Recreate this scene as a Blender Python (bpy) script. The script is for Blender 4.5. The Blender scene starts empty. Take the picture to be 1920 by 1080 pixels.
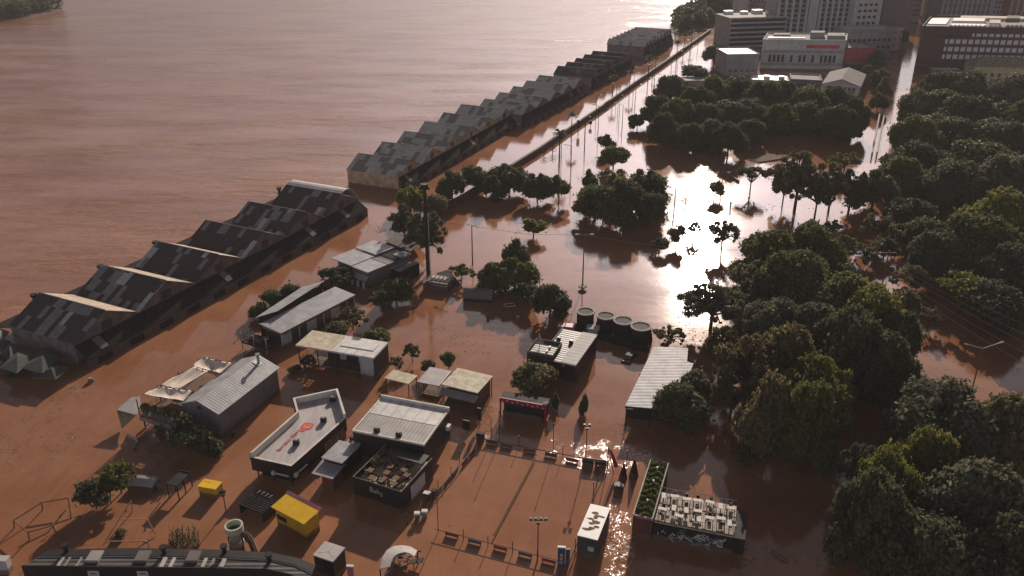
import bpy, math, random
import numpy as np
R=math.radians; rnd=random.Random(7)
S=bpy.context.scene
# ---------------- camera, sky, sun, exposure ----------------
H=75.0; PITCH=R(25); F=1600.0
cam=bpy.data.objects.new('camera',bpy.data.cameras.new('camera')); S.collection.objects.link(cam); S.camera=cam
cam.location=(0,0,H); cam.rotation_euler=(R(90)-PITCH,0,0)
cam.data.sensor_width=36; cam.data.lens=F/1920*36; cam.data.clip_end=8000; cam.data.clip_start=1
BACK_SKY_FILL=1.45
SUN_EL=R(22); SUN_AZ=R(13.3)      # azimuth clockwise from +Y
sl=bpy.data.lights.new('sun','SUN'); sl.energy=5.0; sl.angle=R(0.6); sl.color=(1.0,0.86,0.72)
so=bpy.data.objects.new('sun',sl); S.collection.objects.link(so); so.location=(60,300,200)
so.rotation_euler=(R(90)-SUN_EL,0,R(180)-SUN_AZ)
W=bpy.data.worlds.new('World'); S.world=W; W.use_nodes=True
nt=W.node_tree; nt.nodes.clear()
sky=nt.nodes.new('ShaderNodeTexSky'); sky.sky_type='NISHITA'; sky.sun_disc=False
sky.sun_elevation=SUN_EL; sky.sun_rotation=SUN_AZ; sky.dust_density=1.6; sky.air_density=1.0
tc=nt.nodes.new('ShaderNodeTexCoord'); mp=nt.nodes.new('ShaderNodeMapping'); mp.inputs['Scale'].default_value=(1.0,1.0,3.0)
ns=nt.nodes.new('ShaderNodeTexNoise'); ns.inputs['Scale'].default_value=2.2; ns.inputs['Detail'].default_value=6; ns.inputs['Roughness'].default_value=.6
cr=nt.nodes.new('ShaderNodeMapRange'); cr.inputs['From Min'].default_value=.36; cr.inputs['From Max'].default_value=.62; cr.inputs['To Min'].default_value=.35; cr.inputs['To Max'].default_value=.9
mx=nt.nodes.new('ShaderNodeMix'); mx.data_type='RGBA'
cl=nt.nodes.new('ShaderNodeMix'); cl.data_type='RGBA'; cl.blend_type='MULTIPLY'; cl.inputs[0].default_value=1; cl.inputs[7].default_value=(1,1,1,1)
# clouds: warm grey veil whose brightness follows the sky behind it (desaturated)
hs=nt.nodes.new('ShaderNodeHueSaturation'); hs.inputs['Saturation'].default_value=.12; hs.inputs['Value'].default_value=1.15
tint=nt.nodes.new('ShaderNodeMix'); tint.data_type='RGBA'; tint.blend_type='MULTIPLY'; tint.inputs[0].default_value=1; tint.inputs[7].default_value=(1.0,.93,1.05,1)
bg=nt.nodes.new('ShaderNodeBackground'); bg.inputs['Strength'].default_value=.055
out=nt.nodes.new('ShaderNodeOutputWorld')
L=nt.links.new
L(tc.outputs['Generated'],mp.inputs['Vector']); L(mp.outputs[0],ns.inputs['Vector']); L(ns.outputs['Fac'],cr.inputs['Value'])
L(sky.outputs[0],hs.inputs['Color']); L(hs.outputs[0],tint.inputs[6]); L(cr.outputs[0],mx.inputs[0])
L(sky.outputs[0],mx.inputs[6]); L(tint.outputs[2],mx.inputs[7]); 
# added dimming overhead to deepen shade, brighter towards the horizon and round the sun
sp=nt.nodes.new('ShaderNodeSeparateXYZ'); L(tc.outputs['Generated'],sp.inputs[0])
zf_=nt.nodes.new('ShaderNodeMapRange'); zf_.interpolation_type='SMOOTHSTEP'; zf_.inputs['From Min'].default_value=.33; zf_.inputs['From Max'].default_value=.60; zf_.inputs['To Min'].default_value=1.12; zf_.inputs['To Max'].default_value=.06; L(sp.outputs[2],zf_.inputs['Value'])
dt=nt.nodes.new('ShaderNodeVectorMath'); dt.operation='DOT_PRODUCT'; dt.inputs[1].default_value=(math.sin(SUN_AZ)*math.cos(SUN_EL),math.cos(SUN_AZ)*math.cos(SUN_EL),math.sin(SUN_EL)); L(tc.outputs['Generated'],dt.inputs[0])
sf_=nt.nodes.new('ShaderNodeMapRange'); sf_.interpolation_type='SMOOTHSTEP'; sf_.inputs['From Min'].default_value=.66; sf_.inputs['From Max'].default_value=1; sf_.inputs['To Min'].default_value=0; sf_.inputs['To Max'].default_value=.85; L(dt.outputs['Value'],sf_.inputs['Value'])
lo_=nt.nodes.new('ShaderNodeMapRange'); lo_.interpolation_type='SMOOTHSTEP'; lo_.inputs['From Min'].default_value=.08; lo_.inputs['From Max'].default_value=.34; lo_.inputs['To Min'].default_value=.34; lo_.inputs['To Max'].default_value=1; L(sp.outputs[2],lo_.inputs['Value'])
lm=nt.nodes.new('ShaderNodeMath'); lm.operation='MULTIPLY'; L(lo_.outputs[0],lm.inputs[0])
sm0=nt.nodes.new('ShaderNodeMath'); sm0.operation='ADD'; L(zf_.outputs[0],sm0.inputs[0]); L(sf_.outputs[0],sm0.inputs[1]); L(sm0.outputs[0],lm.inputs[1]); sm=lm
# added fill: brighter sky behind the camera to lift shaded roofs and trees
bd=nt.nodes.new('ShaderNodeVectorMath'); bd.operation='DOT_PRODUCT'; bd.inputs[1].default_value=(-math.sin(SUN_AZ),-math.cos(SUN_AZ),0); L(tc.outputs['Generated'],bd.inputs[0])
b1=nt.nodes.new('ShaderNodeMapRange'); b1.interpolation_type='SMOOTHSTEP'; b1.inputs['From Min'].default_value=.05; b1.inputs['From Max'].default_value=.85; b1.inputs['To Max'].default_value=BACK_SKY_FILL; L(bd.outputs['Value'],b1.inputs['Value'])
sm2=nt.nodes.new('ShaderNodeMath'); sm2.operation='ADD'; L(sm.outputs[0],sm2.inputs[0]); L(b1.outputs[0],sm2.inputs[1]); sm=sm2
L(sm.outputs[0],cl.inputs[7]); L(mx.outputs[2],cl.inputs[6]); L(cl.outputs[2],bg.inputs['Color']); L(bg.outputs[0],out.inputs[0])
S.view_settings.view_transform='Standard'; S.view_settings.look='None'; S.view_settings.exposure=0.05; S.view_settings.gamma=1
# ---------------- photo survey helpers (a pixel of the photo -> the point of the place at height z) ----------------
def at(px,py,z=0.0):
    a=(px-960)/F; b=(540-py)/F
    dy=math.cos(PITCH)+math.sin(PITCH)*b; dz=-math.sin(PITCH)+math.cos(PITCH)*b
    t=(z-H)/dz
    return (a*t,dy*t)
def pr(x,y,z):
    zz=z-H; f=math.cos(PITCH)*y-math.sin(PITCH)*zz; u=math.sin(PITCH)*y+math.cos(PITCH)*zz
    return 960+F*x/f,540-F*u/f
def hz(b,ytop):
    x,y=at(*b); lo,hi=0,150
    for _ in range(40):
        m=(lo+hi)/2
        if pr(x,y,m)[1]>ytop: lo=m
        else: hi=m
    return lo
def ppm(y,z=0): return F/(math.cos(PITCH)*y-math.sin(PITCH)*(z-H))
def R3(A,B,C,z):
    """near-left, near-right, far-right corners -> origin, angle, length, depth"""
    a=at(*A,z); b=at(*B,z); c=at(*C,z)
    ang=math.atan2(b[1]-a[1],b[0]-a[0]); Ln=math.hypot(b[0]-a[0],b[1]-a[1])
    Wd=-(c[0]-b[0])*math.sin(ang)+(c[1]-b[1])*math.cos(ang)
    return a,ang,Ln,Wd
# ---------------- mesh helpers ----------------
COL=S.collection
class M:
    def __init__(s): s.v=[]; s.f=[]
    def face(s,pts):
        n=len(s.v); s.v+= [tuple(p) for p in pts]; s.f.append(tuple(range(n,n+len(pts))))
        return s
    def prism(s,poly,z0,z1,top=True,bottom=True):
        n=len(s.v); k=len(poly); s.v+=[(p[0],p[1],z0) for p in poly]+[(p[0],p[1],z1) for p in poly]
        for i in range(k): j=(i+1)%k; s.f.append((n+i,n+j,n+k+j,n+k+i))
        if top: s.f.append(tuple(range(n+k,n+2*k)))
        if bottom: s.f.append(tuple(range(n+k-1,n-1,-1)))
        return s
    def box(s,x0,x1,y0,y1,z0,z1): return s.prism([(x0,y0),(x1,y0),(x1,y1),(x0,y1)],z0,z1)
    def slab(s,pts,th):
        n=len(s.v); k=len(pts); s.v+=[tuple(p) for p in pts]+[(p[0],p[1],p[2]-th) for p in pts]
        s.f.append(tuple(range(n,n+k))); s.f.append(tuple(range(n+2*k-1,n+k-1,-1)))
        for i in range(k): j=(i+1)%k; s.f.append((n+k+i,n+k+j,n+j,n+i))
        return s
    def bar(s,p,q,r,n=6,r2=None):
        r2=r if r2 is None else r2
        p=np.array(p,float); q=np.array(q,float); d=q-p; d/=max(1e-9,np.linalg.norm(d))
        a=np.cross(d,(0,0,1)); 
        if np.linalg.norm(a)<1e-3: a=np.array((1.,0,0))
        a/=np.linalg.norm(a); b=np.cross(d,a); m=len(s.v)
        for c,rr in ((p,r),(q,r2)):
            for i in range(n):
                t=2*math.pi*i/n; s.v.append(tuple(c+rr*(math.cos(t)*a+math.sin(t)*b)))
        for i in range(n): j=(i+1)%n; s.f.append((m+i,m+j,m+n+j,m+n+i))
        s.f.append(tuple(range(m+n-1,m-1,-1))); s.f.append(tuple(range(m+n,m+2*n)))
        return s
    def cyl(s,x,y,z0,z1,r,n=16,r2=None): return s.bar((x,y,z0),(x,y,z1),r,n,r2)
    def sheetgrid(s,fn,nu,nv,th=.05):
        n=len(s.v)
        P=[[fn(i/nu,j/nv) for i in range(nu+1)] for j in range(nv+1)]
        for row in P:
            for p in row: s.v.append(tuple(p))
        o=len(s.v)
        for row in P:
            for p in row: s.v.append((p[0],p[1],p[2]-th))
        w=nu+1
        for j in range(nv):
            for i in range(nu):
                a=n+j*w+i; s.f.append((a,a+1,a+w+1,a+w)); b=a-n+o; s.f.append((b+w,b+w+1,b+1,b))
        def side(a,b): s.f.append((a,b,b-n+o,a-n+o))
        for i in range(nu): side(n+i+1,n+i); side(n+nv*w+i,n+nv*w+i+1)
        for j in range(nv): side(n+j*w,n+(j+1)*w); side(n+(j+1)*w+nu,n+j*w+nu)
        return s
def mesh(name,m,mat,smooth=False):
    me=bpy.data.meshes.new(name); me.from_pydata(m.v,[],m.f); me.update()
    if isinstance(mat,(list,tuple)):
        for x in mat: me.materials.append(x)
    else: me.materials.append(mat)
    if smooth:
        me.polygons.foreach_set('use_smooth',[True]*len(me.polygons))
    return me
def obj(name,m,mat,parent=None,loc=None,rot=0,smooth=False):
    me=m if isinstance(m,bpy.types.Mesh) else mesh(name,m,mat,smooth)
    o=bpy.data.objects.new(name,me); COL.objects.link(o)
    if parent: o.parent=parent
    if loc: o.location=loc
    if rot: o.rotation_euler=(0,0,rot)
    return o
def tag(o,label,cat,group=None):
    o['label']=label; o['category']=cat
    if group: o['group']=group
    return o
def thing(name,label,cat,loc=(0,0),rot=0,group=None,z=0):
    o=bpy.data.objects.new(name,None); COL.objects.link(o); o.empty_display_size=.5
    o.location=(loc[0],loc[1],z); o.rotation_euler=(0,0,rot)
    return tag(o,label,cat,group)
def dup(root,loc,rot=0,label=None,scale=None):
    r=root.copy(); COL.objects.link(r); r.location=loc; r.rotation_euler=(0,0,rot)
    if label: r['label']=label
    if scale is not None: r.scale=scale if isinstance(scale,tuple) else (scale,)*3
    for ch in list(root.children):
        c=ch.copy(); COL.objects.link(c); c.parent=r
        for g in list(ch.children):
            d=g.copy(); COL.objects.link(d); d.parent=c
    return r
def struct(name,m,mat,smooth=False):
    o=obj(name,m,mat,smooth=smooth); o['kind']='structure'; return o
ORD=['leftmost','second from the left','third from the left','fourth from the left','fifth from the left','sixth from the left','seventh from the left','eighth from the left','ninth from the left','tenth from the left','eleventh from the left','twelfth from the left']
# ---------------- materials ----------------
def nodes(name):
    m=bpy.data.materials.new(name); m.use_nodes=True; n=m.node_tree; return m,n,n.nodes['Principled BSDF'],n.links.new
def mat(name,c,rough=.7,metal=0,var=.25,scale=.6,bump=0,bscale=8,c2=None,stretch=None,spec=.4):
    m,n,b,L=nodes(name)
    b.inputs['Roughness'].default_value=rough; b.inputs['Metallic'].default_value=metal; b.inputs['Specular IOR Level'].default_value=spec
    t=n.nodes.new('ShaderNodeTexCoord'); mp=n.nodes.new('ShaderNodeMapping'); 
    if stretch: mp.inputs['Scale'].default_value=stretch
    L(t.outputs['Object'],mp.inputs[0])
    no=n.nodes.new('ShaderNodeTexNoise'); no.inputs['Scale'].default_value=scale; no.inputs['Detail'].default_value=7; no.inputs['Roughness'].default_value=.65
    L(mp.outputs[0],no.inputs['Vector'])
    rp=n.nodes.new('ShaderNodeValToRGB'); e=rp.color_ramp.elements
    c2=c2 or tuple(x*(1-var*1.6) for x in c); hi=tuple(min(1,x*(1+var)) for x in c)
    e[0].position=.3; e[0].color=(*c2,1); e[1].position=.7; e[1].color=(*hi,1)
    L(no.outputs['Fac'],rp.inputs[0]); L(rp.outputs[0],b.inputs['Base Color'])
    if bump:
        n2=n.nodes.new('ShaderNodeTexNoise'); n2.inputs['Scale'].default_value=bscale; n2.inputs['Detail'].default_value=4; L(mp.outputs[0],n2.inputs['Vector'])
        bp=n.nodes.new('ShaderNodeBump'); bp.inputs['Strength'].default_value=bump; bp.inputs['Distance'].default_value=.1
        L(n2.outputs['Fac'],bp.inputs['Height']); L(bp.outputs[0],b.inputs['Normal'])
    return m
def mudline(m,h=.45):
    """brown tide mark the flood left on the foot of a wall"""
    n=m.node_tree; L=n.links.new; b=n.nodes['Principled BSDF']; src=b.inputs['Base Color'].links[0].from_socket
    t=n.nodes.new('ShaderNodeTexCoord'); sx=n.nodes.new('ShaderNodeSeparateXYZ'); L(t.outputs['Object'],sx.inputs[0])
    no=n.nodes.new('ShaderNodeTexNoise'); no.inputs['Scale'].default_value=1.1; no.inputs['Detail'].default_value=5; L(t.outputs['Object'],no.inputs['Vector'])
    a=n.nodes.new('ShaderNodeMath'); a.operation='MULTIPLY_ADD'; a.inputs[1].default_value=-.9; L(no.outputs['Fac'],a.inputs[0]); L(sx.outputs[2],a.inputs[2])
    r=n.nodes.new('ShaderNodeMapRange'); r.inputs['From Min'].default_value=h-.55; r.inputs['From Max'].default_value=h-.3; r.inputs['To Min'].default_value=.85; r.inputs['To Max'].default_value=0; L(a.outputs[0],r.inputs['Value'])
    x=n.nodes.new('ShaderNodeMix'); x.data_type='RGBA'; x.inputs[7].default_value=(.13,.07,.04,1); L(r.outputs[0],x.inputs[0]); L(src,x.inputs[6]); L(x.outputs[2],b.inputs['Base Color'])
def corr(name,c,axis='X',pitch=.5,rough=.5,metal=.0,var=.25,dark=.6,panel=0,spec=.4,amp=.06):
    """corrugated or ribbed sheet: ribs as bump plus a darker line in each trough"""
    m,n,b,L=nodes(name); b.inputs['Roughness'].default_value=rough; b.inputs['Metallic'].default_value=metal; b.inputs['Specular IOR Level'].default_value=spec
    t=n.nodes.new('ShaderNodeTexCoord')
    no=n.nodes.new('ShaderNodeTexNoise'); no.inputs['Scale'].default_value=.5; no.inputs['Detail'].default_value=8; no.inputs['Roughness'].default_value=.7; L(t.outputs['Object'],no.inputs['Vector'])
    rp=n.nodes.new('ShaderNodeValToRGB'); e=rp.color_ramp.elements
    e[0].position=.32; e[0].color=(*[x*(1-var*1.5) for x in c],1); e[1].position=.66; e[1].color=(*[min(1,x*(1+var*.6)) for x in c],1)
    L(no.outputs['Fac'],rp.inputs[0])
    wv=n.nodes.new('ShaderNodeTexWave'); wv.wave_type='BANDS'; wv.bands_direction=axis; wv.wave_profile='SIN'; wv.inputs['Scale'].default_value=math.pi*2/ (20*pitch); L(t.outputs['Object'],wv.inputs['Vector'])
    bp=n.nodes.new('ShaderNodeBump'); bp.inputs['Strength'].default_value=.8; bp.inputs['Distance'].default_value=amp; L(wv.outputs['Fac'],bp.inputs['Height']); L(bp.outputs[0],b.inputs['Normal'])
    mr=n.nodes.new('ShaderNodeMapRange'); mr.inputs['From Min'].default_value=0; mr.inputs['From Max'].default_value=.12; mr.inputs['To Min'].default_value=dark; mr.inputs['To Max'].default_value=1; L(wv.outputs['Fac'],mr.inputs['Value'])
    mm=n.nodes.new('ShaderNodeMix'); mm.data_type='RGBA'; mm.blend_type='MULTIPLY'; mm.inputs[0].default_value=1
    L(rp.outputs[0],mm.inputs[6]); L(mr.outputs[0],mm.inputs[7]); L(mm.outputs[2],b.inputs['Base Color'])
    return m
def patch(name,dark,mid,light,cell=(2.2,1.6),bias=0.0,rough=.75):
    """old fibre-cement roof: sheets replaced here and there with paler ones"""
    m,n,b,L=nodes(name); b.inputs['Roughness'].default_value=rough; b.inputs['Specular IOR Level'].default_value=.3
    t=n.nodes.new('ShaderNodeTexCoord'); 
    vm=n.nodes.new('ShaderNodeVectorMath'); vm.operation='MULTIPLY'; vm.inputs[1].default_value=(1/cell[0],1/cell[1],0); L(t.outputs['Object'],vm.inputs[0])
    fl=n.nodes.new('ShaderNodeVectorMath'); fl.operation='FLOOR'; L(vm.outputs[0],fl.inputs[0])
    oi=n.nodes.new('ShaderNodeObjectInfo'); cb=n.nodes.new('ShaderNodeCombineXYZ'); L(oi.outputs['Random'],cb.inputs[2])
    sc=n.nodes.new('ShaderNodeVectorMath'); sc.operation='SCALE'; sc.inputs['Scale'].default_value=37; L(cb.outputs[0],sc.inputs[0])
    ad=n.nodes.new('ShaderNodeVectorMath'); ad.operation='ADD'; L(fl.outputs[0],ad.inputs[0]); L(sc.outputs[0],ad.inputs[1])
    wn=n.nodes.new('ShaderNodeTexWhiteNoise'); wn.noise_dimensions='3D'; L(ad.outputs[0],wn.inputs['Vector'])
    ln=n.nodes.new('ShaderNodeTexNoise'); ln.inputs['Scale'].default_value=.28; ln.inputs['Detail'].default_value=1; L(ad.outputs[0],ln.inputs['Vector'])
    s=n.nodes.new('ShaderNodeMath'); s.operation='MULTIPLY_ADD'; s.inputs[1].default_value=.42; L(wn.outputs['Value'],s.inputs[0]); L(ln.outputs['Fac'],s.inputs[2])
    s2=n.nodes.new('ShaderNodeMath'); s2.operation='ADD'; s2.inputs[1].default_value=bias; L(s.outputs[0],s2.inputs[0])
    rp=n.nodes.new('ShaderNodeValToRGB'); rp.color_ramp.interpolation='CONSTANT'; e=rp.color_ramp.elements
    e[0].position=0; e[0].color=(*dark,1); e[1].position=.76; e[1].color=(*mid,1); x=e.new(.92); x.color=(*light,1)
    L(s2.outputs[0],rp.inputs[0])
    fn=n.nodes.new('ShaderNodeTexNoise'); fn.inputs['Scale'].default_value=1.6; fn.inputs['Detail'].default_value=8; fn.inputs['Roughness'].default_value=.75; L(t.outputs['Object'],fn.inputs['Vector'])
    mr=n.nodes.new('ShaderNodeMapRange'); mr.inputs['From Min'].default_value=.3; mr.inputs['From Max'].default_value=.7; mr.inputs['To Min'].default_value=.6; mr.inputs['To Max'].default_value=1.3; L(fn.outputs['Fac'],mr.inputs['Value'])
    mm=n.nodes.new('ShaderNodeMix'); mm.data_type='RGBA'; mm.blend_type='MULTIPLY'; mm.inputs[0].default_value=1
    L(rp.outputs[0],mm.inputs[6]); L(mr.outputs[0],mm.inputs[7]); L(mm.outputs[2],b.inputs['Base Color'])
    bp=n.nodes.new('ShaderNodeBump'); bp.inputs['Strength'].default_value=.6; bp.inputs['Distance'].default_value=.05; L(fn.outputs['Fac'],bp.inputs['Height']); L(bp.outputs[0],b.inputs['Normal'])
    return m
def leafmat(name,lo,hi,trans=.42):
    m=bpy.data.materials.new(name); m.use_nodes=True; n=m.node_tree; n.nodes.clear(); L=n.links.new
    g=n.nodes.new('ShaderNodeNewGeometry'); oi=n.nodes.new('ShaderNodeObjectInfo'); t=n.nodes.new('ShaderNodeTexCoord')
    no=n.nodes.new('ShaderNodeTexNoise'); no.inputs['Scale'].default_value=.45; no.inputs['Detail'].default_value=4; L(t.outputs['Object'],no.inputs['Vector'])
    a=n.nodes.new('ShaderNodeMath'); a.operation='MULTIPLY_ADD'; a.inputs[1].default_value=.6; L(g.outputs['Random Per Island'],a.inputs[0]); 
    b=n.nodes.new('ShaderNodeMath'); b.operation='MULTIPLY_ADD'; b.inputs[1].default_value=.9; b.inputs[2].default_value=-.28; L(no.outputs['Fac'],b.inputs[0]); L(b.outputs[0],a.inputs[2])
    c=n.nodes.new('ShaderNodeMath'); c.operation='MULTIPLY_ADD'; c.inputs[1].default_value=.2; L(oi.outputs['Random'],c.inputs[0]); L(a.outputs[0],c.inputs[2])
    rp=n.nodes.new('ShaderNodeValToRGB'); e=rp.color_ramp.elements; e[0].position=.1; e[0].color=(*lo,1); e[1].position=.95; e[1].color=(*hi,1); L(c.outputs[0],rp.inputs[0])
    d=n.nodes.new('ShaderNodeBsdfPrincipled'); d.inputs['Roughness'].default_value=.6; d.inputs['Specular IOR Level'].default_value=.08; L(rp.outputs[0],d.inputs['Base Color'])
    tr=n.nodes.new('ShaderNodeBsdfTranslucent'); L(rp.outputs[0],tr.inputs[0])
    ms=n.nodes.new('ShaderNodeMixShader'); ms.inputs[0].default_value=trans; L(d.outputs[0],ms.inputs[1]); L(tr.outputs[0],ms.inputs[2])
    o=n.nodes.new('ShaderNodeOutputMaterial'); L(ms.outputs[0],o.inputs[0]); return m
def watermat():
    m,n,b,L=nodes('muddy_water'); b.inputs['IOR'].default_value=1.333
    t=n.nodes.new('ShaderNodeTexCoord')
    def noise(scale,detail,rough,mapsc=None,rot=0):
        x=n.nodes.new('ShaderNodeTexNoise'); x.inputs['Scale'].default_value=scale; x.inputs['Detail'].default_value=detail; x.inputs['Roughness'].default_value=rough
        mp=n.nodes.new('ShaderNodeMapping'); mp.inputs['Rotation'].default_value=(0,0,rot)
        if mapsc: mp.inputs['Scale'].default_value=mapsc
        L(t.outputs['Object'],mp.inputs[0]); L(mp.outputs[0],x.inputs['Vector']); return x
    big=noise(.018,6,.6,(1,2.2,1),R(20)); mid=noise(.10,8,.65,(2.6,1,1),R(-25)); mid.inputs['Distortion'].default_value=1.6
    ad=n.nodes.new('ShaderNodeMath'); ad.operation='MULTIPLY_ADD'; ad.inputs[1].default_value=.4; L(mid.outputs['Fac'],ad.inputs[0]); L(big.outputs['Fac'],ad.inputs[2])
    rp=n.nodes.new('ShaderNodeValToRGB'); e=rp.color_ramp.elements
    e[0].position=.55; e[0].color=(.24,.100,.050,1); e[1].position=.86; e[1].color=(.35,.165,.090,1)
    L(ad.outputs[0],rp.inputs[0]); L(rp.outputs[0],b.inputs['Base Color'])
    # roughness and ripple height change with wind and current
    rr=n.nodes.new('ShaderNodeMapRange'); rr.inputs['From Min'].default_value=.35; rr.inputs['From Max'].default_value=.65; rr.inputs['To Min'].default_value=.06; rr.inputs['To Max'].default_value=.095
    L(big.outputs['Fac'],rr.inputs['Value']); L(rr.outputs[0],b.inputs['Roughness'])
    w1=noise(.42,5,.65,(1,1.5,1),R(18)); w1.inputs['Distortion'].default_value=.7; w2=noise(2.0,3,.55,(1,1.4,1),R(-20)); w3=noise(.09,3,.5,(1,2.5,1),R(15))
    # wind only roughens the open river (west of the quay sheds)
    sx=n.nodes.new('ShaderNodeSeparateXYZ'); L(t.outputs['Object'],sx.inputs[0])
    q=n.nodes.new('ShaderNodeMath'); q.operation='MULTIPLY_ADD'; q.inputs[1].default_value=-.471; L(sx.outputs[1],q.inputs[0]); L(sx.outputs[0],q.inputs[2])  # x-.471y
    river=n.nodes.new('ShaderNodeMapRange'); river.inputs['From Min'].default_value=-135; river.inputs['From Max'].default_value=-165; river.inputs['To Min'].default_value=.03; river.inputs['To Max'].default_value=.4; L(q.outputs[0],river.inputs['Value'])
    # gusts
    gu=noise(.02,4,.6,(1,3,1),R(10)); gm=n.nodes.new('ShaderNodeMapRange'); gm.inputs['From Min'].default_value=.35; gm.inputs['From Max'].default_value=.65; gm.inputs['To Min'].default_value=.15; gm.inputs['To Max'].default_value=1.25; L(gu.outputs['Fac'],gm.inputs['Value'])
    st=n.nodes.new('ShaderNodeMath'); st.operation='MULTIPLY'; L(river.outputs[0],st.inputs[0]); L(gm.outputs[0],st.inputs[1])
    h1=n.nodes.new('ShaderNodeMath'); h1.operation='MULTIPLY_ADD'; h1.inputs[1].default_value=.35; L(w2.outputs['Fac'],h1.inputs[0]); L(w1.outputs['Fac'],h1.inputs[2])
    h2=n.nodes.new('ShaderNodeMath'); h2.operation='MULTIPLY_ADD'; h2.inputs[1].default_value=2.5; L(w3.outputs['Fac'],h2.inputs[0]); L(h1.outputs[0],h2.inputs[2])
    # short choppy wavelets where the current squeezes between things
    last=None
    for (px,py,rx,ry,amp) in ((1152,1010,3.2,7,1.0),(1120,850,12,6,.3),(905,790,5,10,.3),(20,840,17,10,.6)):
        cx,cy=at(px,py); mp=n.nodes.new('ShaderNodeMapping'); mp.vector_type='TEXTURE'; mp.inputs['Location'].default_value=(cx,cy,0); mp.inputs['Scale'].default_value=(rx,ry,1); L(t.outputs['Object'],mp.inputs[0])
        ln=n.nodes.new('ShaderNodeVectorMath'); ln.operation='LENGTH'; L(mp.outputs[0],ln.inputs[0])
        mk=n.nodes.new('ShaderNodeMapRange'); mk.interpolation_type='SMOOTHSTEP'; mk.inputs['From Min'].default_value=1.25; mk.inputs['From Max'].default_value=.4; mk.inputs['To Max'].default_value=amp; L(ln.outputs['Value'],mk.inputs['Value'])
        if last is None: last=mk.outputs[0]
        else:
            a_=n.nodes.new('ShaderNodeMath'); a_.operation='ADD'; L(last,a_.inputs[0]); L(mk.outputs[0],a_.inputs[1]); last=a_.outputs[0]
    cw=noise(2.3,3,.6,(1,1.5,1),R(30)); cw.inputs['Distortion'].default_value=.8
    br=noise(.35,4,.7,(1,1,1)); bm=n.nodes.new('ShaderNodeMapRange'); bm.inputs['From Min'].default_value=.45; bm.inputs['From Max'].default_value=.65; L(br.outputs['Fac'],bm.inputs['Value'])
    ml=n.nodes.new('ShaderNodeMath'); ml.operation='MULTIPLY'; L(last,ml.inputs[0]); L(bm.outputs[0],ml.inputs[1]); last=ml.outputs[0]
    cb=n.nodes.new('ShaderNodeBump'); cb.inputs['Distance'].default_value=.9; L(last,cb.inputs['Strength']); L(cw.outputs['Fac'],cb.inputs['Height'])
    bp=n.nodes.new('ShaderNodeBump'); L(cb.outputs[0],bp.inputs['Normal']); bp.inputs['Distance'].default_value=.55; L(st.outputs[0],bp.inputs['Strength']); L(h2.outputs[0],bp.inputs['Height']); L(bp.outputs[0],b.inputs['Normal'])
    return m
MT={}
MT['water']=watermat()
MT['mud']=mat('mud_bank',(.10,.055,.03),.95,bump=.4,bscale=2)
MT['patch']=patch('patched_shed_roof',(.07,.05,.048),(.22,.20,.195),(.42,.40,.39),cell=(2.6,1.15))
MT['patchlight']=patch('pale_patched_shed_roof',(.22,.20,.17),(.42,.39,.33),(.47,.44,.39),bias=.17)
MT['patchdark']=patch('dark_far_shed_roof',(.06,.05,.048),(.10,.09,.085),(.20,.18,.17),bias=-.04)
MT['oldwall']=mat('stained_shed_wall',(.17,.13,.115),.9,var=.35,bump=.3)
MT['beigewall']=mat('beige_shed_wall',(.45,.33,.20),.9,var=.3,bump=.3)
MT['yellowwall']=mat('ochre_shed_wall',(.24,.19,.10),.9,var=.4,bump=.3)
MT['leanroof']=mat('sooty_canopy_roof',(.085,.07,.07),.85,var=.35,scale=1.2,bump=.4,bscale=3)
MT['mattblack']=mat('matt_black_roof',(.030,.024,.024),1,var=.3,scale=1.2,spec=.05)  # very dark matt canopies with almost no sheen
MT['dark']=mat('dark_void',(.018,.015,.014),.8,var=.3)
MT['black']=mat('black_cladding',(.016,.013,.012),.55,var=.3)
MT['blackmetal']=mat('black_metal',(.03,.027,.026),.45,metal=.3,var=.3)
MT['greymetal']=mat('grey_metal',(.28,.28,.28),.4,metal=.5,var=.25)
MT['white']=mat('white_paint',(.66,.63,.6),.5,var=.12)
MT['cream']=mat('cream_fabric',(.66,.56,.47),.9,var=.15,bump=.2)
MT['greywall']=corr('grey_clad_wall',(.17,.15,.155),'X',.6,.7,var=.2,dark=.85)
MT['greyroof']=corr('light_grey_sheet_roof',(.36,.35,.36),'X',.5,.5,var=.25,dark=.88,amp=.015)
MT['greyroofY']=corr('grey_ribbed_roof',(.36,.35,.36),'Y',.5,.5,var=.25,dark=.88,amp=.015)
MT['whiteroof']=corr('white_panel_roof',(.62,.59,.56),'X',1.8,.55,var=.2,dark=.75,amp=.01)
MT['ribbed']=corr('fine_ribbed_roof',(.34,.31,.29),'X',.55,.55,var=.2,dark=.7,amp=.02)
MT['darkribbed']=corr('dark_ribbed_roof',(.10,.085,.08),'Y',.7,.5,var=.25,dark=.5)
MT['membrane']=mat('grey_roof_membrane',(.42,.38,.37),.6,var=.16,scale=1.0,stretch=(1,.25,1))
MT['parapet']=mat('cream_parapet',(.62,.56,.48),.7,var=.15)
MT['red']=mat('red_paint',(.55,.05,.04),.5,var=.2)
MT['orange']=mat('orange_paint',(.75,.17,.05),.5,var=.15)
MT['pink']=mat('faded_red_lettering',(.55,.13,.13),.6,var=.35,scale=3)
MT['yellow']=mat('yellow_paint',(.80,.46,.015),.45,var=.1)
MT['yellowdull']=mat('dull_yellow_paint',(.62,.38,.02),.5,var=.15)
MT['magenta']=mat('magenta_trim',(.35,.12,.18),.5,var=.2)
MT['wood']=mat('weathered_wood',(.16,.09,.05),.85,var=.35,scale=3,bump=.3)
MT['palewood']=mat('pale_wood',(.42,.28,.18),.8,var=.3,scale=3)
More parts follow.
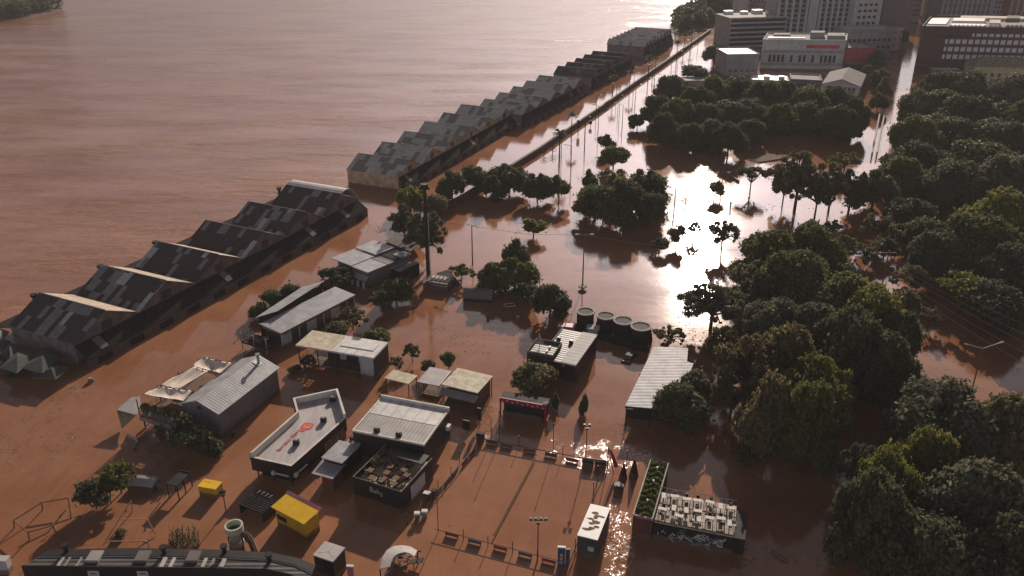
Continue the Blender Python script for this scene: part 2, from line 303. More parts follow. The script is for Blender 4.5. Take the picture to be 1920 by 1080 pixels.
MT['floor']=mat('pale_terrace_floor',(.62,.50,.34),.8,var=.2,scale=.8,c2=(.14,.10,.07))
MT['concrete']=mat('weathered_concrete',(.34,.30,.27),.85,var=.3,scale=1.5,bump=.3)
MT['darkconcrete']=mat('dark_wet_concrete',(.11,.085,.07),.85,var=.35,scale=1.2,bump=.3)
MT['bluep']=mat('blue_paint',(.03,.07,.16),.45,var=.2)
MT['teal']=mat('dark_teal_paint',(.045,.065,.06),.45,var=.2)
MT['glass']=mat('dark_glass',(.05,.055,.06),.08,var=.3,spec=.8)
MT['brownwall']=mat('dark_brown_brick',(.085,.042,.034),.9,var=.15,scale=.3)
MT['redbrown']=mat('oxide_red_container',(.12,.04,.03),.7,var=.3)
MT['citypale']=mat('pale_render',(.46,.43,.40),.9,var=.18,scale=.25)
MT['citygrey']=mat('grey_render',(.28,.26,.245),.9,var=.2,scale=.25)
MT['citydark']=mat('dark_render',(.15,.13,.12),.9,var=.2,scale=.2)
MT['cityyellow']=mat('ochre_render',(.50,.42,.22),.9,var=.2,scale=.4)
MT['cityred']=mat('faded_red_cladding',(.30,.06,.045),.8,var=.3,scale=.4)
MT['window']=mat('window_dark',(.03,.028,.028),.3,var=.2)
MT['windowlight']=mat('pale_window_blind',(.62,.58,.54),.6,var=.25,scale=.8)
MT['bark']=mat('bark',(.07,.05,.035),.95,var=.3,scale=3,bump=.4)
MT['rust']=mat('rust_roof',(.30,.22,.15),.8,var=.5,scale=1.2)
MT['mossroof']=mat('stained_pale_roof',(.55,.48,.36),.7,var=.15,scale=.8,c2=(.30,.25,.15))
MT['leaf']=leafmat('leaves_green',(.040,.052,.022),(.185,.20,.065))
MT['leafdark']=leafmat('leaves_dark',(.034,.042,.026),(.145,.152,.075))
MT['leafyellow']=leafmat('leaves_yellow_green',(.058,.070,.020),(.27,.26,.060))
MT['leafolive']=leafmat('leaves_olive_brown',(.065,.055,.030),(.25,.21,.095))
MT['leafgrey']=leafmat('leaves_grey_green',(.052,.056,.038),(.21,.205,.125))
for k_ in ('oldwall','beigewall','greywall','black','teal','redbrown','citypale','citydark','citygrey','darkconcrete','concrete','cityyellow','yellowdull'): mudline(MT[k_],.75)
MT['leafhedge']=leafmat('leaves_hedge',(0.047,0.068,0.016),(0.189,0.230,0.054))
# ---------------- setting ----------------
w=M(); w.face([(-3500,-60,0),(3500,-60,0),(3500,4500,0),(-3500,4500,0)])
struct('water',w,MT['water'])
g=M(); g.face([(-3500,-60,-2.2),(3500,-60,-2.2),(3500,4500,-2.2),(-3500,4500,-2.2)])
struct('ground',g,MT['mud'])
def mound(name,pts,z,matn):
    """low bank of earth breaking the water: pixel outline, sloping to below the surface"""
    P=[at(*p) for p in pts]; cx=sum(p[0] for p in P)/len(P); cy=sum(p[1] for p in P)/len(P)
    m=M(); n=len(P); inner=[(cx+(x-cx)*.8,cy+(y-cy)*.8,z) for x,y in P]; outer=[(cx+(x-cx)*1.06,cy+(y-cy)*1.06,-.3) for x,y in P]
    m.face(inner)
    for i in range(n): j=(i+1)%n; m.face([outer[i],outer[j],inner[j],inner[i]])
    return struct(name,m,MT[matn])
# ---------------- quay sheds ----------------
U=R(64.8)   # heading of the quay
def warehouse(label,p0,p1,n,eave,ridge,Wd,lean,roofm,wallm,endm,canopy=True,vents=(),bright=None,river=False):
    a=at(*p0); b=at(*p1); ang=math.atan2(b[1]-a[1],b[0]-a[0]); Ln=math.hypot(b[0]-a[0],b[1]-a[1])
    t=thing('quay_warehouse',label,'warehouse',a,ang,'gabled sheds along the quay'); bay=Ln/n
    y0=lean; y1=lean+Wd
    m=M()
    m.face([(0,y1,-1),(0,y0,-1),(0,y0,eave),(0,y1,eave)]); m.face([(Ln,y0,-1),(Ln,y1,-1),(Ln,y1,eave),(Ln,y0,eave)])
    for i in range(n):
        x0=i*bay; x1=x0+bay; xm=(x0+x1)/2
        for y in (y0,y1): m.face([(x0,y,-1),(x1,y,-1),(x1,y,eave),(xm,y,ridge),(x0,y,eave)])
    obj('wall',m,MT[wallm],t)
    for i in range(n):
        x0=i*bay; x1=x0+bay; xm=(x0+x1)/2; o=.35
        m=M(); m.slab([(x0+.02,y0-o,eave+.02),(xm,y0-o,ridge+.12),(xm,y1+o,ridge+.12),(x0+.02,y1+o,eave+.02)],.14)
        r=obj('roof',m,MT[roofm],t)
        m=M()
        if bright is not None and i in bright:
            def fn(u,v): return (xm+.1+(x1-xm-.1)*u*1.0,y0-o+(y1-y0+2*o)*v,ridge+.2+.9*math.sin(math.pi*min(1,u*1.1))-(ridge-eave)*u*u*.9)
            m.sheetgrid(fn,8,10,.08); obj('roof',m,MT['whitesheet'],t)
        else:
            m.slab([(xm,y0-o,ridge+.115),(x1-.02,y0-o,eave+.02),(x1-.02,y1+o,eave+.02),(xm,y1+o,ridge+.115)],.13); obj('roof',m,MT['farslope' if roofm=='patch' else roofm],t)
        m=M(); m.box(xm-.12,xm+.12,y0-o-.02,y1+o+.02,ridge+.10,ridge+.2); obj('ridge_cap',m,MT['leanroof'],t)
        # gable window
        m=M(); m.box(xm-1.1,xm+1.1,y0-.04,y0+.05,eave-.1,eave+1.5); obj('window',m,MT['window'],t)
    if canopy:
        for i in range(n):
            x0=i*bay+.05; x1=x0+bay-.1
            m=M(); m.slab([(x0,-.15,1.9),(x1,-.15,1.9),(x1,y0-.02,eave-.35),(x0,y0-.02,eave-.35)],.12); obj('canopy_roof',m,MT['mattblack'],t)
            if rnd.random()<.35:
                u=x0+rnd.uniform(2,bay-4); k=.12; m=M(); s=(eave-.35-1.9)/(y0+.15)
                m.slab([(u,.2,1.9+.35*s+k),(u+1.6,.2,1.9+.35*s+k),(u+1.6,y0-.3,eave-.35-.28*s+k),(u,y0-.3,eave-.35-.28*s+k)],.06); obj('patch_sheet',m,MT['citydark'],t)
        m=M(); m.box(0,Ln,0,.25,-1,1.85)
        obj('canopy_wall',m,MT['darkconcrete'],t)
        for i in range(n):
            for k in (.25,.75):
                xm=(i+k)*bay; m=M(); m.box(xm-1.6,xm+1.6,-.05,.02,-.5,1.3); obj('door',m,MT['dark'],t)
        # river side canopy over the quay
        if not river: return t
        m=M(); m.slab([(0,y1+.02,eave-.4),(Ln,y1+.02,eave-.4),(Ln,y1+6.5,2.4),(0,y1+6.5,2.4)],.12); obj('canopy_roof',m,MT['mattblack'],t)
        for i in range(n*2+1):
            m=M(); m.box(i*bay/2-.12+(.2 if i==0 else -.2 if i==n*2 else 0),i*bay/2+.12+(.2 if i==0 else -.2 if i==n*2 else 0),y1+6.1,y1+6.35,-1,2.2); obj('canopy_post',m,MT['dark'],t)
    for v in vents:
        m=M(); m.cyl(0,0,-1.8,2.6,.38,10); m.cyl(0,0,2.6,3.1,.65,10); obj('roof_vent',m,MT['blackmetal'],t,loc=(v*bay,y1+1.0,eave+.3))
    return t
MT['farslope']=corr('sunlit_tone_roof',(.46,.36,.27),'Y',1.3,.8,var=.3,dark=.8,amp=.01)  # far slopes in a paler tone, sunlight put into the colour
MT['whitesheet']=mat('pale_new_sheet',(.60,.55,.50),.45,var=.15,scale=.6)
warehouse('long shed of six gabled bays with patched dark roofs, nearest to the camera',(168,692),(690,405),6,4.2,7.6,16.2,2.6,'patch','oldwall','oldwall',vents=(.45,1.5,2.5,5.35),bright=(5,),river=True)
warehouse('shed of six gabled bays with plain grey-green roofs and beige end wall',(762,362),(972,236),6,4.3,7.2,16.2,2.4,'patchlight','beigewall','oldwall')
warehouse('dark roofed shed of five gabled bays beyond the grey-green roofed one',(985,241),(1102,178),5,4.6,7.2,17,1.6,'patchlight','oldwall','oldwall')
warehouse('shed with five steep dark bays and a paler first roof, behind the palms',(1115,168),(1190,128),5,4.6,7.2,17,1.6,'patchdark','oldwall','oldwall')
warehouse('farthest quay shed with eight narrow saw-tooth bays',(1212,112),(1262,84),8,6.0,8.2,19,1.4,'patchlight','oldwall','oldwall')
# flood wall of the avenue
pts=[(800,412),(870,376),(940,331),(1010,287),(1070,246),(1130,205),(1190,161),(1250,119),(1300,83),(1332,60)]
P=[at(*p) for p in pts]; t=thing('flood_wall','long dark concrete flood wall between the avenue and the quay sheds','wall',P[0])
m=M()
def ribbon(m,P,o,th,z0,z1):
    n=len(P); Lp=[];Rp=[]
    for i,(x,y) in enumerate(P):
        a=P[max(0,i-1)]; b=P[min(n-1,i+1)]; d=math.hypot(b[0]-a[0],b[1]-a[1]); nx,ny=-(b[1]-a[1])/d,(b[0]-a[0])/d
        Lp.append((x-o[0]+nx*th/2,y-o[1]+ny*th/2)); Rp.append((x-o[0]-nx*th/2,y-o[1]-ny*th/2))
    for i in range(n-1): m.prism([Rp[i],Rp[i+1],Lp[i+1],Lp[i]],z0,z1)
    return m
ribbon(m,P,P[0],.55,-1,1.55); obj('wall_panel',m,MT['darkconcrete'],t)
m=M(); ribbon(m,P,P[0],.8,1.56,1.78); obj('coping',m,MT['darkconcrete'],t)
# curved kerb wall round the flooded square
pts=[(1284,266),(1300,280),(1322,298),(1345,312),(1362,326),(1385,342)]
P=[at(*p) for p in pts]; t=thing('low_curved_wall','pale low curved wall sweeping from the dark grove to the glinting water','wall',P[0]); m=M(); ribbon(m,P,P[0],.5,-1,.6); obj('wall_panel',m,MT['concrete'],t)
# avenue railing of the flooded street
pts=[(1634,296),(1640,262),(1647,228),(1655,196)]
for k,(dx,lab) in enumerate(((0,'left one of two thin pale rails beside the flooded street at the park'),(9,'right one of two thin pale rails beside the flooded street at the park'))):
    P=[at(p[0]+dx,p[1]) for p in pts]; t=thing('street_railing',lab,'railing',P[0],group='pale rails beside the flooded street')
    m=M()
    for i in range(3): m.bar((P[i][0]-P[0][0],P[i][1]-P[0][1],1.6),(P[i+1][0]-P[0][0],P[i+1][1]-P[0][1],1.6),.28)
    obj('rail',m,MT['citypale'],t)
    m=M()
    for p in P: m.bar((p[0]-P[0][0],p[1]-P[0][1],-1),(p[0]-P[0][0],p[1]-P[0][1],1.5),.12)
    obj('posts',m,MT['citypale'],t)
# ---------------- land patches ----------------
mound('park_bank',[(1690,430),(1700,360),(1730,300),(1800,290),(1960,300),(1990,480),(1900,560),(1800,520),(1740,470)],.5,'mud')
mound('garden_bank',[(1395,300),(1440,290),(1500,282),(1470,300),(1420,308)],.35,'mud')
mound('island_bank',[(-40,38),(-30,14),(40,10),(110,14),(122,20),(60,33)],1.0,'mud')
# ---------------- city ----------------
def fb(name,label,bl,br,ytop,depth,wall,roof='citygrey',cat='building',para=.6,group=None,z=None):
    a=at(*bl); b=at(*br); ang=math.atan2(b[1]-a[1],b[0]-a[0]); Ln=math.hypot(b[0]-a[0],b[1]-a[1]); z=z or hz(bl,ytop)
    t=thing(name,label,cat,a,ang,group)
    m=M(); m.box(0,Ln,0,depth,-1,z); obj('wall',m,MT[wall],t)
    m=M(); m.box(.4,Ln-.4,.4,depth-.4,z+.003,z+.12); obj('roof',m,MT[roof],t)
    if para:
        m=M(); m.box(-.15,Ln+.15,-.15,.35,z-.05,z+para); m.box(-.15,Ln+.15,depth-.35,depth+.15,z-.05,z+para); m.box(-.15,.35,.36,depth-.36,z-.05,z+para-.01); m.box(Ln-.35,Ln+.15,.36,depth-.36,z-.05,z+para-.01); obj('parapet',m,MT[wall],t)
    return t,Ln,z
def wins(t,xs,zs,w,h,matn,y=-.06,name='window',d=.1,skip=0):
    base=None; k=0
    for z in zs:
        for x in xs:
            if skip and rnd.random()<skip: continue
            if k>=100: return
            if base is None:
                m=M(); m.box(-w/2,w/2,0,d,0,h); base=mesh(name,m,MT[matn])
            obj(name,base,None,t,loc=(x,y,z)); k+=1
def winside(t,L,ys,zs,w,h,matn,name='window'):
    m=M(); m.box(0,.1,-w/2,w/2,0,h); base=mesh(name,m,MT[matn])
    for z in zs:
        for y in ys: obj(name,base,None,t,loc=(L,y,z))
fr=lambda a,b,n:[a+(b-a)*i/(n-1) for i in range(n)]
def shear(t,k):
    seen=set()
    for c in t.children:
        me=c.data
        if me is None or me.name in seen: continue
        seen.add(me.name)
        for v in me.vertices: v.co.x+=k*(v.co.y+c.location.y)
# white block with long ribbon balconies
A,ang,Ln,Wd=R3((1337,82),(1363,92),(1404,66),0); z=15.2
t=thing('office_block','grey slab block with dark ribbon bands and white rooftop plant at the river avenue','building',A,ang)
m=M(); m.box(0,Ln,0,Wd,-1,z); obj('wall',m,MT['citygrey'],t)
m=M(); m.box(-.2,Ln+.2,-.2,Wd+.2,z+.003,z+.4); obj('roof',m,MT['citypale'],t)
for i in range(6):
    zz=1.6+i*2.35; m=M(); m.box(Ln+.01,Ln+.15,1,Wd-1,zz,zz+1.35); obj('window_band',m,MT['window'],t)
    m=M(); m.box(Ln+.01,Ln+.9,.6,Wd-.6,zz-.75,zz-.2); obj('balcony_slab',m,MT['citypale'],t)
for (x,y,s) in ((2,6,1.6),(4,14,1.3),(3,22,1.8),(5,28,1.2)): m=M(); m.box(x-s,x+s,y-s*1.4,y+s*1.4,z+.4,z+.4+s); obj('roof_plant',m,MT['white'],t)
m=M(); m.cyl(3,33,z+.4,z+3,.5,8); m.cyl(3,33,z+3,z+4.6,1.5,12,.9); obj('water_tank',m,MT['white'],t)
def tower(label,bl,br,yt,depth,z,wall,pil,xs0,n,zs,wn='window',ww=1.1,hh_=1.5,plinth=None):
    t,Ln,z=fb('tower_block',label,bl,br,yt,depth,wall,z=z)
    if pil:
        m=M()
        for i in range(n+1):
            x=xs0+(Ln-2*xs0)*i/n
            m.box(x-.5,x+.5,-.7,-.003,2,z-1.5)
        obj('pilasters',m,MT[pil],t)
    wins(t,[xs0+(Ln-2*xs0)*(i+.5)/n for i in range(n)],zs,ww,hh_,wn)
    return t,Ln,z
tower('broad pale tower with vertical ribs and dark windows, left wing, above the white facade',(1448,88),(1506,87),2,16,30,'citygrey','citypale',.9,4,fr(3,27,11),ww=1.9,hh_=1.5)
tower('plain pale stair core between the two ribbed wings of the pale tower',(1507.5,86.5),(1524,86),2,18,31,'citypale',None,1,1,[27],ww=1.2)
tower('broad pale tower with vertical ribs and dark windows, right wing, above the white facade',(1525,86),(1586,85),2,16,30,'citygrey','citypale',.9,5,fr(3,27,11),ww=1.6,hh_=1.5)
tower('tall beige tower with pairs of small balconies, right of the ribbed tower',(1590,88),(1641,86),-60,18,46,'citypale',None,2,4,fr(5,42,13),ww=1.8,hh_=1.3)
tower('tall plain dark slab at the left side of the flooded street, top of the photo',(1645,80),(1700,72),-50,26,44,'citydark',None,2,2,[40],ww=1)
tower('narrow dark tower squeezed behind the plain slab along the flooded street',(1704,44),(1722,42),-60,16,24,'citygrey',None,1,3,fr(4,21,7),ww=1.2)
tower('pale tower at the top edge behind the slab block with ribbon bands',(1392,58),(1440,56),-20,15,30,'citypale',None,2,5,fr(4,26,8),ww=1.4,hh_=1.2)
tower('brown low tower behind the ribbed tower, left of it',(1414,70),(1446,70),22,16,17,'citydark',None,1,4,fr(3,13,4),ww=1.2)
tower('wide grey block behind the long brown building, left part',(1757,50),(1852,49),-2,20,19,'citydark','citygrey',1,10,fr(4,15,4),ww=1.4)
tower('slim pale tower above the long brown building',(1853,47),(1878,46),-40,16,24,'citygrey',None,1,3,fr(4,21,7),ww=1.4)
tower('reddish block with pale bands above the long brown building, top right corner',(1884,49),(1990,49),-30,20,24,'cityred','citygrey',1,9,fr(4,21,7),ww=2)
tower('dark hazy tower at the top edge above the river bank trees',(1358,24),(1392,22),-40,20,26,'citydark',None,1,4,fr(4,22,6),ww=1.5)
# long pale civic building with red band
t,Ln,z=fb('civic_building','long pale building with rows of pilasters, red sign band and white roof edge','',None,0,0,'citypale') if False else fb('civic_building','long pale building with pilasters, red sign band and white roof edge',(1424,131),(1578,133),76,20,'citypale','citygrey')
m=M(); m.box(2,Ln*.5,2.5,4.2,z+.13,z+1.0); obj('roof_edge',m,MT['white'],t)
m=M(); m.box(Ln*.02,Ln*.98,-.1,-.003,z*.60,z*.68); m.box(0,Ln,-.5,-.003,2.4,3.3); obj('cornice',m,MT['citygrey'],t)
m=M(); m.box(Ln*.52,Ln*.93,-.22,-.11,z*.76,z*.87); obj('sign_band',m,MT['red'],t)
for k in range(3):
    m=M(); x=Ln*.42+k*1.65; n=12
    for i in range(n if k!=1 else n-3):
        a1=2*math.pi*i/n+.9; a2=2*math.pi*(i+1)/n+.9
        m.bar((x+.62*math.cos(a1),-.32,z*.815+.75*math.sin(a1)),(x+.62*math.cos(a2),-.32,z*.815+.75*math.sin(a2)),.2,5)
    obj('sign_emblem',m,MT['white'],t)
m=M()
for i in range(19): m.box(Ln*(.03+i*.052)-.25,Ln*(.03+i*.052)+.25,-.4,-.003,3.4,z*.60)
obj('pilasters',m,MT['citypale'],t)
wins(t,[Ln*(.056+i*.052) for i in range(18)],[z*.28],1.1,3.2,'window',y=-.08,skip=.35)
for (a,b,c,d,h) in ((.55,.72,8,14,2.6),(.76,.97,6,15,1.6),(.1,.3,9,14,1.4)): m=M(); m.box(Ln*a,Ln*b,c,d,z+.13,z+h); obj('roof_plant',m,MT['citygrey'],t)
shear(t,.3)
t,Ln,z=fb('theatre_annex','boxy annex with faded red cladding at the right end of the pale civic building',(1580,134),(1637,134),92,18,'cityred','citygrey')
m=M(); m.box(.5,Ln-.5,-.08,-.003,.5,z*.32); obj('glazed_front',m,MT['window'],t)
m=M(); m.box(0,Ln,-1.6,-.2,z*.34,z*.42); obj('awning',m,MT['citydark'],t)
t,Ln,z=fb('rear_block','pale low block with white roof edge behind the red clad annex',(1580,112),(1668,110),58,14,'citygrey','citypale')
wins(t,fr(2,Ln-2,9),[5,8.5],1.4,1.2,'window')
t,Ln,z=fb('grey_hall','plain grey box hall with bright white roof, left of the pale civic building',(1359,146),(1419,145),103,16,'citygrey','white',para=.4)
wins(t,fr(2,Ln-2,5),[2.5],1.2,.9,'citydark')
t,Ln,z=fb('low_white_hall','low hall with white flat roof panels below the pale civic building',(1408,163),(1478,166),150,11,'citypale','white',para=.3)
for x in (5,11,16): m=M(); m.box(x,x+2.5,3,5.5,z+.13,z+1.3); obj('skylight',m,MT['whitesheet'],t)
t,Ln,z=fb('low_dark_hall','low grey roofed hall between the white hall and the gabled house',(1480,170),(1538,173),150,12,'citydark','citygrey',para=.5)
wins(t,fr(2,Ln-2,7),[1.4],1.1,1.5,'window')
# gabled ornate house
A,ang,Ln,Wd=R3((1540,178),(1608,184),(1616,160),0); z=4.6
t=thing('gabled_house','old pale house with shallow gable and pediment beside the flooded street','house',A,ang)
m=M(); m.box(0,Ln,0,Wd,-1,z); m.face([(0,0,z),(Ln,0,z),(Ln/2,0,z+2.2)]); m.face([(0,Wd,z),(Ln/2,Wd,z+2.2),(Ln,Wd,z)]); obj('wall',m,MT['citypale'],t)
m=M(); m.slab([(-.5,-.5,z-.05),(Ln/2,-.5,z+2.4),(Ln/2,Wd+.5,z+2.4),(-.5,Wd+.5,z-.05)],.15); m.slab([(Ln/2+.001,-.5,z+2.39),(Ln+.5,-.5,z-.05),(Ln+.5,Wd+.5,z-.05),(Ln/2+.001,Wd+.5,z+2.39)],.15); obj('roof',m,MT['citydark'],t)
wins(t,fr(2,Ln-2,7),[1.6],1.0,2.2,'window')
m=M(); m.box(-.2,Ln+.2,-.3,-.003,z-.4,z-.1); obj('cornice',m,MT['white'],t)
# brown ministry building
t,Ln,z=fb('brick_office_building','long dark brown office building with rows of pale windows right of the flooded street',(1713,133),(1965,139),52,38,'brownwall','citygrey',para=.8)
xs=[Ln*(.20+.8*i/34)+(.45 if i%2 else 0) for i in range(34)]
for r_,zz in enumerate((z*.30,z*.48,z*.66,z*.81)):
    pass
wins(t,[x for i,x in enumerate(xs) if x<Ln*.80],[z*.30,z*.475,z*.65],1.05,2.0,'windowlight')
wins(t,[x for i,x in enumerate(xs) if x>Ln*.38],[z*.82],1.0,1.3,'windowlight')
m=M(); m.box(Ln*.1,Ln*.36,-.06,-.003,z*.80,z*.83); obj('sill_band',m,MT['dark'],t)
for i in range(5): m=M(); m.box(.1,Ln*.14,-.12,-.003,.8+i*.9,1.1+i*.9); obj('cladding_rib',m,MT['dark'],t)
for (a,b,c,d,h,mm) in ((.20,.46,2,9,1.0,'white'),(.20,.44,12,22,1.8,'white'),(.48,.56,5,16,2.0,'cream'),(.60,.74,2,10,1.6,'citygrey'),(.60,.70,14,24,3,'citydark'),(.76,.99,2,12,1.2,'white'),(.76,.99,16,28,2.0,'white'),(.02,.16,10,30,.5,'white'),(.24,.9,27,35,1.3,'cream')):
    m=M(); m.box(Ln*a,Ln*b,c,d,z+.13,z+h); obj('roof_plant',m,MT[mm],t)
m=M(); 
for i in range(26): m.box(Ln*.2+i*Ln*.031,Ln*.2+i*Ln*.031+.7,.6,1.6,z+.13,z+1.5)
obj('roof_fins',m,MT['white'],t)
shear(t,.40)
t,Ln,z=fb('ochre_house','ochre house with grey hipped roof in front of the long brown building',(1822,150),(1935,153),124,12,'cityyellow','cityyellow',para=0)
m=M(); n=2.5
m.v=[(-.5,-.5,z),(Ln+.5,-.5,z),(Ln+.5,12.5,z),(-.5,12.5,z),(4,6,z+3.2),(Ln-4,6,z+3.2)]; m.f=[(0,1,5,4),(1,2,5),(2,3,4,5),(3,0,4),(3,2,1,0)]; obj('hipped_roof',m,MT['rust'],t)
wins(t,fr(2,Ln-2,8),[1.5],1.1,1.6,'window')
t,Ln,z=fb('long_canopy','long low white canopy in front of the ochre house behind the park trees',(1816,160),(1905,163),152,5,'citydark','white',cat='canopy',para=0)
t,Ln,z=fb('kiosk_row','low pale canopy roof among the trees left of the grey box hall',(1284,163),(1345,162),152,8,'citygrey','citypale',para=.2)
t,Ln,z=fb('corner_house','pale narrow house on the left kerb of the flooded street',(1660,100),(1686,96),58,14,'citypale','citygrey')
wins(t,fr(1.5,Ln-1.5,3),[3,6,9],1,1.3,'window')
t,Ln,z=fb('street_wall','small pale building at the foot of the long brown building',(1745,140),(1800,141),130,4,'citydark','white',para=0)
# rest of the city behind, one roof after another
spots=[(1460,55,30,20,'citygrey'),(1505,48,34,22,'citypale'),(1560,46,30,20,'citydark'),(1610,44,36,22,'citygrey'),(1655,30,20,22,'citydark'),(1775,34,34,22,'citypale'),(1815,30,34,22,'citygrey'),(1860,30,34,20,'citydark'),(1905,28,34,22,'citypale')]
for i,(x,y,wd,hh_,mm) in enumerate(spots):
    a=at(x,y); t=thing('background_block','hazy block in the far row behind the towers, %s of that row'%ORD[i],'building',(a[0],a[1]),R(rnd.uniform(-3,3)),'hazy blocks behind the towers')
    wx=wd*.42; m=M(); m.box(-wx,wx,0,18,-1,hh_); obj('wall',m,MT[mm],t)
    m=M(); m.box(-wx+.3,wx-.3,.3,17.7,hh_+.003,hh_+.4); obj('roof',m,MT['citygrey'],t)
    wins(t,fr(-wx+2,wx-2,7),fr(4,hh_-3,6),1.4,1.3,'window')
# ---------------- trees ----------------
def leaves(P,Nm,size,rg,mname,matl):
    n=len(P); a=np.cross(Nm,rg.normal(size=(n,3))); a/=np.linalg.norm(a,axis=1)[:,None]+1e-9; b=np.cross(Nm,a)
    s=size[:,None]; k=rg.uniform(.55,1.0,(n,1))
    V=np.stack([P-a*s-b*s*k*.3,P+a*s*.1-b*s*k,P+a*s+b*s*k*.3,P-a*s*.1+b*s*k],1).reshape(-1,3)
    me=bpy.data.meshes.new(mname); me.vertices.add(4*n); me.vertices.foreach_set('co',V.astype(np.float32).ravel())
    me.loops.add(4*n); me.loops.foreach_set('vertex_index',np.arange(4*n,dtype=np.int32))
    me.polygons.add(n); me.polygons.foreach_set('loop_start',np.arange(0,4*n,4,dtype=np.int32)); me.polygons.foreach_set('loop_total',np.full(n,4,np.int32))
    me.materials.append(matl); me.update(calc_edges=True); return me
def make_tree(kind,seed):
    rg=np.random.default_rng(seed)
    Rr,Hh,n,lf,nl,lr,zlo,thin={'L':(9,11,46000,.34,44,(.18,.34),.10,.0),'M':(5,8,15000,.28,28,(.20,.40),.08,.0),'T':(2.5,4.5,3600,.24,11,(.30,.46),.30,.0),
      'S':(7.5,12,15000,.25,80,(.06,.15),.30,1),'s':(3.5,6,3600,.20,34,(.10,.20),.28,1),'U':(4.5,6.8,4500,.28,20,(.16,.26),.66,.0),'C':(2.2,2.2,2600,.22,10,(.32,.5),.0,.0)}[kind]
    # lobe centres spread through the upper volume of a dome
    c=[]
    zb=Hh*zlo; hc=(Hh-zb)
    for i in range(nl):
        t=rg.uniform(0,2*math.pi); u=math.sqrt(rg.uniform(.02,1)); rr=u*Rr*(1-lr[1]*.75)
        top=math.sqrt(max(0,1-(u*.97)**2))
        lo=0.12 if kind not in 'U' else .55
        z=zb+hc*(lo+(max(lo,top)*.86-lo)*rg.uniform(.25 if kind!='S' else .0,1)**.6)
        c.append((rr*math.cos(t),rr*math.sin(t),z))
    c=np.array(c)*np.array([rg.uniform(.88,1.08),rg.uniform(.88,1.08),1]); r=rg.uniform(lr[0]*.55,lr[1]*1.08,nl)*Rr; out=rg.random(nl)<.3; c[out,:2]*=1.16; c[out,2]+=rg.normal(size=out.sum())*Hh*.05
    idx=rg.choice(nl,n,p=(r**2)/sum(r**2))
    d=rg.normal(size=(n,3)); d[:,2]+=.35; d/=np.linalg.norm(d,axis=1)[:,None]
    rad=rg.uniform(.62 if kind!='S' else .3,1.08,n)**1.0
    # small tufts inside each lobe break its outline
    ecc=rg.uniform(.75,1.3,(nl,3)); ecc[:,2]*=.9; d=d*ecc[idx]
    tuft=1+.34*np.sin(d[:,0]*9+idx*1.7)*np.sin(d[:,1]*8+idx)*np.sin(d[:,2]*7+idx*.6)
    P=c[idx]+d*(r[idx]*rad*tuft)[:,None]*np.array([1,1,.72 if kind!='U' else .45])
    stray=rg.random(n)<.05; P[stray]+=rg.normal(size=(stray.sum(),3))*lf*1.6
    Nm=d+rg.normal(size=(n,3))*.75+np.array([0,0,.35]); Nm/=np.linalg.norm(Nm,axis=1)[:,None]
    sz=lf*rg.uniform(.5,1.25,n)
    crown=leaves(P,Nm,sz,rg,'crown_'+kind,MT['leaf'])
    m=M(); tr={'L':.55,'M':.3,'T':.14,'S':.42,'s':.18,'U':.22,'C':.06}[kind]
    fork=Hh*(.28 if kind not in 'USs' else .42)
    if kind in 'Ss': fork=Hh*.5
    m.bar((0,0,-1.5),(rg.normal()*.2,rg.normal()*.2,fork),tr,9,tr*.7)
    for i in range(nl if kind!='C' else 4):
        if kind in 'LMT' and i%2: continue
        q=c[i]; mid=(q[0]*.5+rg.normal()*.1*Rr*.4,q[1]*.5+rg.normal()*.1*Rr*.4,fork+(q[2]-fork)*.62)
        tr_=tr; tr=tr*(1.7 if kind in 'Ss' else 1)
        m.bar((0,0,fork*(.9 if kind not in 'Ss' else rg.uniform(.6,1.0))),mid,tr*.42,6,tr*.26); m.bar(mid,tuple(q),tr*.26,5,tr*.09); tr=tr_
        if kind in 'Ss':
            for k in range(3):
                e=q+rg.normal(size=3)*Rr*.14; m.bar(tuple(q),tuple(e),tr*.09,4,tr*.03)
    return crown,mesh('trunk',m,MT['bark']),Rr,Hh
TR={k:[make_tree(k,s) for s in ((11,23,31) if k in 'LM' else (11,23))] for k in 'LMTSsUC'}
def grassy(seed):
    rg=np.random.default_rng(seed)
nt_=0
NAMES={'L':'broadleaf_tree','M':'broadleaf_tree','T':'small_tree','S':'open_crowned_tree','s':'small_open_tree','U':'umbrella_tree','C':'shrub'}
def tree(cx,cy,w,kind,h,lm,label,group=None,cat=None):
    """cx,cy,w: centre and width of the crown in the photo; h: height above the water in metres"""
    global nt_
    zc=h*(.62 if kind not in 'UC' else .85 if kind=='U' else .45); x,y=at(cx,cy,zc); d=ppm(y,zc); r=w/2/d
    cr,tk,R0,H0=TR[kind][nt_%len(TR[kind])]; nt_+=1
    t=thing(NAMES[kind],label,cat or ('shrub' if kind=='C' else 'tree'),(x,y),rnd.uniform(0,6.28),group)
    s=r/R0*1.04; t.scale=(s,s,h/H0)
    o=obj('crown',cr,None,t); 
    if lm!='leaf':
        o.material_slots[0].link='OBJECT'; o.material_slots[0].material=MT[lm]
    obj('trunk',tk,None,t)
    return t
def grove(phrase,rows,group,kinds='L'):
    rn=['back row','second row','third row','fourth row','front row','lowest row'] if len(rows)>1 else ['']
    for ri,(rowname,items,kind,h,mats) in enumerate(rows):
        for i,(x,y,w) in enumerate(items):
            lm=mats[(i*7+ri*3)%len(mats)]
            tree(x+rnd.uniform(-8,8),y+rnd.uniform(-6,6),w*rnd.uniform(1.1,1.35),kind,h*rnd.uniform(.88,1.2),lm,'%s, %s in its %s'%(phrase,ORD[i],rowname),group)
G='trees in the flooded square'
